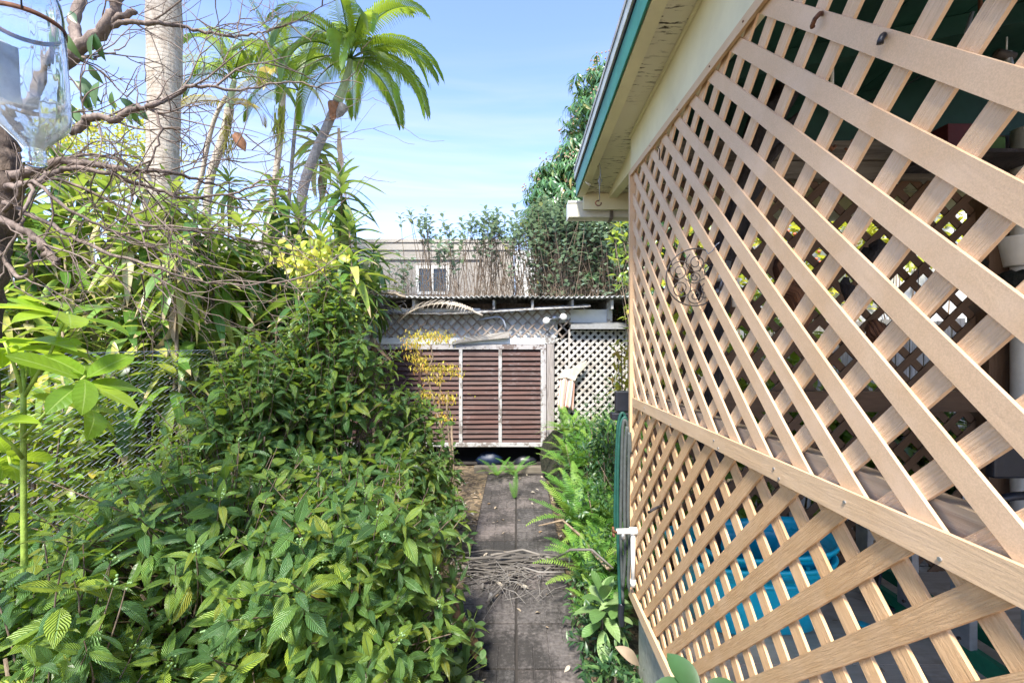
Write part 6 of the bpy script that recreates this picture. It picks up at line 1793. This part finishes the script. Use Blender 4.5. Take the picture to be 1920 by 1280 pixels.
# ---- shrubs on / behind the shed roof
def build_roof_bushes():
    rs = np.random.default_rng(9)
    G = 'grey green shrubs growing behind the shed roof'
    data = [(790, 400, 8.9, 16), (835, 440, 9.0, 15), (880, 410, 8.9, 24), (925, 395, 9.1, 40), (965, 420, 9.0, 34), (1010, 375, 9.3, 60), (1050, 390, 9.0, 60), (1095, 400, 9.2, 66), (1140, 410, 9.1, 60), (1175, 420, 9.3, 44), (755, 480, 9.0, 12)]
    for i, (px, py, Y, n) in enumerate(data):
        c = P(px, 560, Y)
        labels = ['leftmost tall leafy stem', 'second sparse shrub', 'thin topped shrub', 'tall shrub', 'shrub', 'dense tall shrub', 'dense shrub', 'dense blue green shrub', 'dense shrub', 'rightmost shrub', 'short shrub']
        root = empty('milkweed_shrub', (c.x, c.y, 0), ('leftmost' if i == 10 else ORD[i + 1]) + ' grey green round leaved shrub from the left above the shed roof', 'shrub', G)
        L = Leaves([leaf_tpl(1, .55, 3, .1, .2, .5, .7), leaf_tpl(1, .5, 3, .2, .3, .5, .7)], M['calo']); mb = MB()
        topz = ZZ(py, Y)
        for k in range(n):
            tx = c.x + rs.normal(0, .28 if n > 22 else .18); tz = topz - abs(rs.normal(0, .42 if n > 22 else .35)) + .05; ty = c.y + rs.normal(0, .25)
            b = np.array((c.x + rs.normal(0, .22), c.y + rs.normal(0, .1), 2.2)); tip = np.array((tx, ty, max(tz, 2.9)))
            m = (b + tip) / 2 + rs.normal(0, .09, 3)
            pts = [(1-t)**2 * b + 2*t*(1-t) * m + t*t * tip for t in np.linspace(0, 1, 6)]
            mb.tube(pts, [.007, .007, .006, .006, .005, .003], 4, False)
            for q in range(3):
                e = pts[int(rs.integers(2, 5))]; mb.tube([e, e + rs.normal(0, .09, 3) + (0, 0, .05), e + rs.normal(0, .16, 3) + (0, 0, .10)], [.005, .004, .002], 3, False)
            d = unit(tip - m)
            for q in range(9 if px > 975 else 4):
                p = tip - d * q * .085 if q < 5 else pts[int(rs.integers(1, 5))] + rs.normal(0, .10, 3)
                for s in (0, 1):
                    a = q * 1.57 + s * 3.14 + rs.uniform(-.3, .3); o = np.array((math.cos(a), math.sin(a), 0))
                    L.add(p, rot_to(unit(o + d * .7), d), rs.uniform(.10, .17) * (.7 if q == 0 else 1))
        mb.tube([(c.x, c.y, 0), (c.x, c.y, 2.3)], .03, 6)
        L.finish(root, 0, 'foliage'); mb.build('stems', M['twig'], root, True, 'stuff')
    # tangled dry twigs low on the roof, as one mass
    mb = MB()
    for i in range(260):
        x = XX(740 + rs.uniform(0, 440), 8.6); y = 8.5 + rs.uniform(-.4, .6); z = 2.55 + rs.uniform(0, .1)
        p = np.array((x, y, z)); d = unit(np.array((rs.normal(0, .9), rs.normal(0, .2), .8)))
        l = rs.uniform(.2, .6); mb.tube([p, p + d * l * .5 + rs.normal(0, .03, 3), p + d * l + rs.normal(0, .08, 3)], [.005, .004, .0015], 3, False)
    tag(mb.build('dry_twigs', M['twig'], None, True, 'stuff'), 'tangle of dry tan twigs growing along the shed roof')
    # dead palm fronds lying on the roof
    for k, (px, py, d, l, lb) in enumerate(((905, 592, (-1.0, .15, .55), 1.35, 'grey brown dead palm frond drooping over the corrugated roof'), (760, 557, (-1, .2, .35), 1.0, 'smaller dead palm frond lying at the left end of the corrugated roof'))):
        root = empty('dead_palm_frond', P(px, py, YS - .3), lb, 'palm frond')
        frond_mesh('f', None, P(px, py, YS - .32), d, l, 1.1, 34, .34, .022, hang=1.2, rach=.014).build('leaflets', M['deadleaf'], root, True)
    mb = MB()
    for i in range(150):
        p = np.array(P(695 + rs.normal(0, 26), 575 + rs.normal(0, 9), YS - .25 + rs.uniform(-.1, .2))); a = rs.uniform(0, 6.28)
        mb.tube([p, p + (math.cos(a) * .12, .02, math.sin(a) * .05), p + (math.cos(a) * .22, 0, math.sin(a) * .08 - .06)], [.006, .005, .002], 3, False)
    tag(mb.build('dead_strand_pile', M['greyfrond'], None, True, 'stuff'), 'pile of dry grey palm strands at the left end of the shed roof')
build_roof_bushes()

# ---- golden aralia, vine, small plants, debris
def build_small():
    rs = np.random.default_rng(15)
    Y = 5.0
    root = empty('golden_aralia', (XX(828, Y), Y, 0), 'golden yellow fine leaved aralia with thin pale stems before the louvred doors', 'shrub')
    mb = MB()
    for q in ([(835, 980), (832, 860), (826, 800), (812, 745), (800, 700), (812, 670), (808, 650), (798, 640)], [(838, 980), (836, 880), (824, 760), (826, 715), (818, 700)], [(842, 980), (846, 860), (838, 780), (838, 740)], [(846, 980), (850, 880), (846, 790)]):
        mb = MB(); mb.tube([P(a, b, Y + rs.uniform(-.03, .03)) for a, b in q], [.016 - .0016 * i for i in range(len(q))], 7); mb.build('stem', M['cane'], root, True)
    L = Leaves([leaf_tpl(1, .34, 3, .1, .5, .45), leaf_tpl(1, .28, 3, .1, .8, .4)], M['gold'])
    tiers = [(800, 630, .28, .07, 240), (775, 645, .15, .08, 120), (830, 633, .16, .06, 130), (785, 672, .16, .08, 150), (800, 690, .14, .05, 90), (835, 690, .16, .06, 120), (815, 710, .12, .05, 90), (838, 745, .14, .07, 120), (800, 740, .12, .06, 90), (855, 700, .1, .04, 50), (830, 780, .12, .06, 90)]
    for (px, py, rx, rz, n) in tiers:
        c = np.array(P(px, py, Y))
        for i in range(n):
            p = c + np.array((rs.normal(0, rx * .5), rs.normal(0, rx * .4), rs.normal(0, rz * .5)))
            L.add(p, rot_to(unit(rdir() + np.array((0, 0, -.3))), (0, 0, 1)), rs.uniform(.030, .055))
    L.finish(root, 0, 'foliage')
    # yellow vine on the tall shrub
    Y = 4.2
    root = empty('yellow_vine', P(585, 560, Y), 'yellow green broad leaved vine climbing above the tallest shrub', 'vine')
    root.location.z = 0
    L = Leaves(T_round, M['vine'])
    for i in range(170):
        p = np.array(P(582 + rs.normal(0, 32), 478 + rs.normal(0, 24) + 6, Y + rs.normal(0, .12)))
        L.add(p, rot_to(unit(np.array((rs.normal(0, .6), rs.normal(0, .4) - .3, -.6))), (rs.normal(0, .3), -.8, .7)), rs.uniform(.06, .10))
    L.finish(root, 120)
    mb = MB()
    for i in range(6):
        x = 570 + i * 9; mb.tube([P(600, 1100, Y), P(x, 700, Y), P(x + rs.uniform(-15, 15), 500, Y), P(x + rs.uniform(-25, 25), 440, Y)], [.008, .006, .004, .002], 5, False)
    mb.build('stems', M['twig'], root, True, 'stuff')
    # variegated seedling right of path
    Y = 2.45
    c = P(1130, 1150, Y)
    root = empty('pale_seedling', (c.x, c.y, 0), 'pale green sapling with upright and drooping leaves at the right path edge', 'sapling')
    mb = MB(); mb.tube([(c.x, c.y, 0), (c.x - .005, c.y, .15), (c.x, c.y, c.z + .05)], [.010, .008, .006], 8); mb.build('stem', M['bark_old'], root, True)
    L = Leaves(T_seed, M['round'])
    for i in range(17):
        a = i * 2.4; o = np.array((math.cos(a), math.sin(a), 0)); el = 1.3 - 2.0 * i / 17
        L.add(np.array((c.x, c.y, c.z + .10 - i * .012)), rot_to(unit(o * math.cos(el) + np.array((0, 0, math.sin(el)))), (0, 0, 1) if el < 1 else -o), rs.uniform(.12, .18))
    for i in range(8):
        a = i * 2.4 + 1; o = np.array((math.cos(a), math.sin(a), 0))
        L.add(np.array((c.x + .07, c.y, c.z + .06 - i * .01)), rot_to(unit(o + np.array((0, 0, .3))), (0, 0, 1)), rs.uniform(.08, .14))
    L.finish(root)
    # round-leaved plant left bottom
    Y = 2.45
    c = P(880, 1215, Y)
    root = empty('round_leaved_weed', (c.x - .1, c.y, 0), 'round pale leaved weed at the lower left edge of the path', 'weed')
    L = Leaves(T_round, M['round'], 'leaf')
    mb = MB()
    for i in range(34):
        p = np.array((c.x + rs.normal(-.10, .09), c.y + rs.normal(0, .14), rs.uniform(.05, .22)))
        L.add(p, rot_to(unit(np.array((rs.normal(0, .8), rs.normal(-.3, .6), .25))), (0, -.3, 1)), rs.uniform(.05, .085)); mb.tube([(c.x - .1, c.y, 0), p], [.002, .0015], 4, False)
    L.finish(root); mb.build('stems', M['stem_green'], root, True, 'stuff')
    # big leaf plant at the bottom right foreground
    Y = 1.12
    c = P(1310, 1330, Y)
    root = empty('broad_leaf_plant', (c.x, c.y, 0), 'broad dark green leaves poking up at the bottom edge before the lattice', 'plant')
    L = Leaves([leaf_tpl(1, .62, 8, .15, .3, .5, .7)], M['under'])
    for d, s in (((-.9, -.1, .25), .13), ((.9, -.1, .22), .13), ((.15, -.6, .6), .12), ((-.3, .5, .5), .11)):
        L.add(np.array(c) + (0, 0, .03), rot_to(unit(np.array(d)), (0, -.3, 1)), s)
    L.finish(root); mb = MB(); mb.tube([(c.x - .02, c.y, 0), (c.x, c.y, c.z + .03)], .006, 6); mb.build('stem', M['stem_green'], root)
    # weathered post top at bottom centre
    Y = 1.75; c = P(694, 1268, Y)
    mb = MB(); mb.tube([(c.x, c.y, 0), (c.x, c.y, c.z - .01), (c.x, c.y, c.z)], [.065, .065, .060], 16)
    tag(mb.build('post_top', M['plank'], None, True), 'weathered round post top at the bottom edge under the shrub', 'post')
    # split log
    Y = 2.7
    mb = MB(); a = np.array(P(838, 1098, 2.85)); b = np.array(P(908, 1158, 2.55)); b[2] = .03; a[2] = .22
    M3 = rot_to(b - a); Lg = np.linalg.norm(b - a); vs = []
    for i, t in enumerate((0, .3, .6, .85, 1)):
        for x, z in ((-.05, 0), (-.035, .03), (.03, .035), (.055, .0), (.01, -.03)):
            s = 1.0 if i < 3 else (.8 if i == 3 else .45)
            vs.append(a + M3 @ np.array((x * s + rs.normal(0, .004), Lg * t, z * s + rs.normal(0, .003))))
    fs = []
    for i in range(4):
        for k in range(5): fs.append((i*5 + k, i*5 + (k+1) % 5, (i+1)*5 + (k+1) % 5, (i+1)*5 + k))
    fs += [(4,3,2,1,0), (20,21,22,23,24)]
    mb.add(vs, fs, [(i // 5 * .1, (i % 5) * .03) for i in range(25)]); tag(mb.build('split_log', M['log']), 'split reddish brown piece of wood leaning onto the path edge', 'wood')
    # dead frond across the path
    root = empty('fallen_frond', (-.3, 3.6, 0), 'dry grey palm frond fallen across the middle of the path', 'palm frond')
    mb = MB()
    for i in range(50):
        y = 3.62 + rs.normal(0, .12); x = rs.uniform(-.55, .25); l = rs.uniform(.25, .6); s = 1 if rs.uniform() > .3 else -1
        a = rs.normal(0.0, .22); z = .02 + rs.uniform(0, .07)
        p = np.array((x, y, z)); d = np.array((math.cos(a) * s, math.sin(a), 0)); w = np.array((-d[1], d[0], .3)) * rs.uniform(.004, .010)
        q = [p, p + d * l * .5 + (0, 0, rs.uniform(-.01, .03)), p + d * l + (0, 0, rs.uniform(-.02, .02))]
        for k in q: k[2] = max(k[2], .008)
        b = len(mb.v); mb.add([q[0] - w, q[0] + w, q[1] + w, q[1] - w, q[2] + w * .2, q[2] - w * .2], [(0,1,2,3), (3,2,4,5)], [(0, 0), (1, 0), (1, .5), (0, .5), (1, 1), (0, 1)])
    mb.build('leaflets', M['greyfrond'], root, True, 'stuff')
    def gp(px, py, z=.02):
        Y = (HC - z) * F / (py - CY); return np.array((XX(px, Y), Y, z))
    mb = MB()
    for i in range(85):
        p = gp(955 + rs.normal(0, 45), 1075 + rs.normal(0, 18), .015 + rs.uniform(0, .05)); a = rs.normal(-2.2, .8); l = rs.uniform(.1, .34)
        d = np.array((math.cos(a), math.sin(a), 0)); mb.tube([p, p + d * l * .5 + (rs.normal(0, .03), rs.normal(0, .03), rs.uniform(0, .04)), p + d * l + (rs.normal(0, .05), rs.normal(0, .03), 0)], [.0035, .003, .001], 3, False)
    mb.build('fine_strands', M['greyfrond'], root, True, 'stuff')
    for q, r in (([(1030, 1052), (1000, 1040), (975, 1062), (955, 1085), (930, 1112), (912, 1128)], .009), ([(920, 1040), (980, 1030), (1040, 1048), (1070, 1046)], .010), ([(972, 1060), (1010, 1072), (1058, 1072)], .007), ([(1058, 1040), (1035, 1060), (1020, 1072)], .008)):
        mb = MB(); mb.tube([gp(a, b, .05) for a, b in q], r, 7); mb.build('rachis', M['greyfrond'], root, True)
    # boat shaped spathe tips
    for (px, py, s) in ((920, 1118, .05), (905, 1098, .04)):
        mb = MB(); c = gp(px, py, .04); mb.ball(c, s, 10, 8, (.35, 1, .35)); mb.build('spathe', M['greyfrond'], root, True)
    # vine stem over the ferns
    mb = MB(); mb.tube([gp(1010, 985, .3), P(1055, 975, 3.9), P(1090, 1005, 3.6), P(1115, 1040, 3.3), P(1140, 1065, 3.0)], [.006, .010, .012, .010, .012], 7)
    tag(mb.build('woody_stem', M['cane'], None, True), 'pinkish woody stem arching over the ferns beside the fallen frond', 'branch')
    mb = MB(); mb.tube([P(1035, 1050, 3.3), P(1070, 1030, 3.2), P(1110, 1030, 3.1), P(1150, 1065, 3.0)], [.006, .010, .009, .006], 7)
    tag(mb.build('woody_stem', M['greyfrond'], None, True), 'grey woody stem lying from the fallen frond into the ferns', 'branch')
    # curled dead leaves on the path
    for i, (px, py, s) in enumerate(((975, 1100, .09), (968, 1096, .06), (995, 922, .08))):
        p = gp(px, py, .02); L = Leaves(T_garden, M['deadleaf'])
        o_ = empty('curled_leaf', p, ('large curled brown leaf on the path below the fallen frond', 'small brown leaf touching the large curled one', 'dark curled leaf far along the path right side')[i], 'leaf')
        L.add(p, rot_to((1, .3, .1), (0, -.4, 1)), s, 1); L.finish(o_, 5, minpx=1)
    p = gp(1075, 1215, .12); 
    o_ = empty('dead_broad_leaf', P(1195, 1225, 2.1), 'brown dead broad leaf drooping by the concrete base', 'leaf')
    L = Leaves([leaf_tpl(1, .34, 8, .2, .6, .5)], M['deadleaf']); L.add(np.array(P(1150, 1210, 2.2)), rot_to((.9, -.2, -.35), (-.2, -.6, .8)), .17, 0); L.finish(o_, 5)
    # litter
    items = []
    for i in range(1500):
        x = rs.uniform(-3.2, .75); y = rs.uniform(1.6, 6.3)
        on = abs(x) < .41
        if on and rs.uniform() < .80: continue
        z = .004 if on else -.025
        a = rs.uniform(0, 6.28); items.append((np.array((x, y, z + .006)), rot_to((math.cos(a), math.sin(a), rs.uniform(-.1, .15)), (rs.normal(0, .2), rs.normal(0, .2), 1)) * rs.uniform(.02, .085), int(rs.integers(3)), 1))
    o = merge_leaves(items, T_garden, M['deadleaf'], 'leaf_litter'); tag(o, 'brown dead leaves littering the ground beside the path')
    items = []
    for i in range(260):
        x = rs.uniform(.7, 3.4); y = rs.uniform(.9, 2.2); a = rs.uniform(0, 6.28)
        items.append((np.array((x, y, FL + .006)), rot_to((math.cos(a), math.sin(a), .05), (0, 0, 1)) * rs.uniform(.012, .06), int(rs.integers(3)), 1))
    o = merge_leaves(items, T_lance, M['deadleaf'], 'porch_leaf_litter'); tag(o, 'dry leaves scattered on the porch floor boards')
    # distant blurred yellow tree at the left
    leafy('distant_tree', 'far yellow leaved tree seen between bottle and big palm trunk', 'tree', (XX(200, 13), 13, ZZ(290, 13), 2.3, 1.2, 1.3), 900, T_garden, M['vine'], .14, branches=14, cluster=4, gaps=.5)
build_small()

# ---- bottle
def build_bottle():
    Y = .85; r = .0557
    cx = XX(66, Y); zb = ZZ(310, Y)
    root = empty('glass_bottle', (cx, Y, zb), 'clear upside down glass feeder bottle hanging at the upper left corner', 'bottle')
    Mx = Matrix.Rotation(R(-4), 4, 'Y')
    c = (cx, Y, zb)
    out = [(.0155, 0), (.0172, .002), (.0172, .007), (.0160, .010), (.0172, .014), (.0172, .019), (.0158, .023), (.0165, .030), (.022, .042), (.034, .058), (.046, .072), (.053, .084), (r, .098), (r, .118), (r * .985, .122), (r, .127), (r, .26), (r * .99, .30), (r * .93, .33), (r * .8, .35), (r * .5, .362), (.001, .365)]
    inn = [(max(.0008, a - .0028), z + (.001 if z < .35 else -.003)) for a, z in out][::-1]
    mb = MB(); mb.lathe(out + inn[0:], 64, c, Mx)
    # close the lip
    n = 64; k = len(out) + len(inn) - 1
    mb.f += [((k) * n + q, (k) * n + (q + 1) % n, (q + 1) % n, q) for q in range(n)]; mb.uv += [(0, 0)] * (4 * n)
    mb.build('glass_body', M['glass'], root, True)
    film = [(a - .0034, z) for a, z in out[7:17]]
    mb = MB(); mb.lathe(film, 48, c, Mx); mb.build('sugar_film', M['cloudy'], root, True)
    # rusty band and wire
    mb = MB(); prof = [(r + .0008, .268), (r + .002, .268), (r + .002, .277), (r + .0008, .277)]; mb.lathe(prof + prof[:1], 48, c, Mx); mb.build('rusty_band', M['rust'], root, True)
    mb = MB(); mb.tube([Vector(c) + Mx @ Vector((r * .72, -r * .75, .27)), Vector(c) + Mx @ Vector((r * .72, -r * .75, .40)), Vector(c) + Vector((0, 0, .9))], .0014, 6); mb.build('hanging_wire', M['iron'], root, True)
    # paper label patch on the outside, left
    vs = []; fs = []; n = 16
    for j, z in enumerate((.135, .175, .215, .25)):
        for i in range(n + 1):
            a = R(150 + 105 * i / n); rr = r + .0009
            vs.append(Vector(c) + Mx @ Vector((rr * math.cos(a), rr * math.sin(a), z)))
    for j in range(3):
        for i in range(n): q = j * (n + 1) + i; fs.append((q, q + 1, q + n + 2, q + n + 1))
    mb = MB(); mb.add(vs, fs); o = mb.build('paper_label', M['label'], root, True); s_ = o.modifiers.new('s', 'SOLIDIFY'); s_.thickness = .0004
build_bottle()
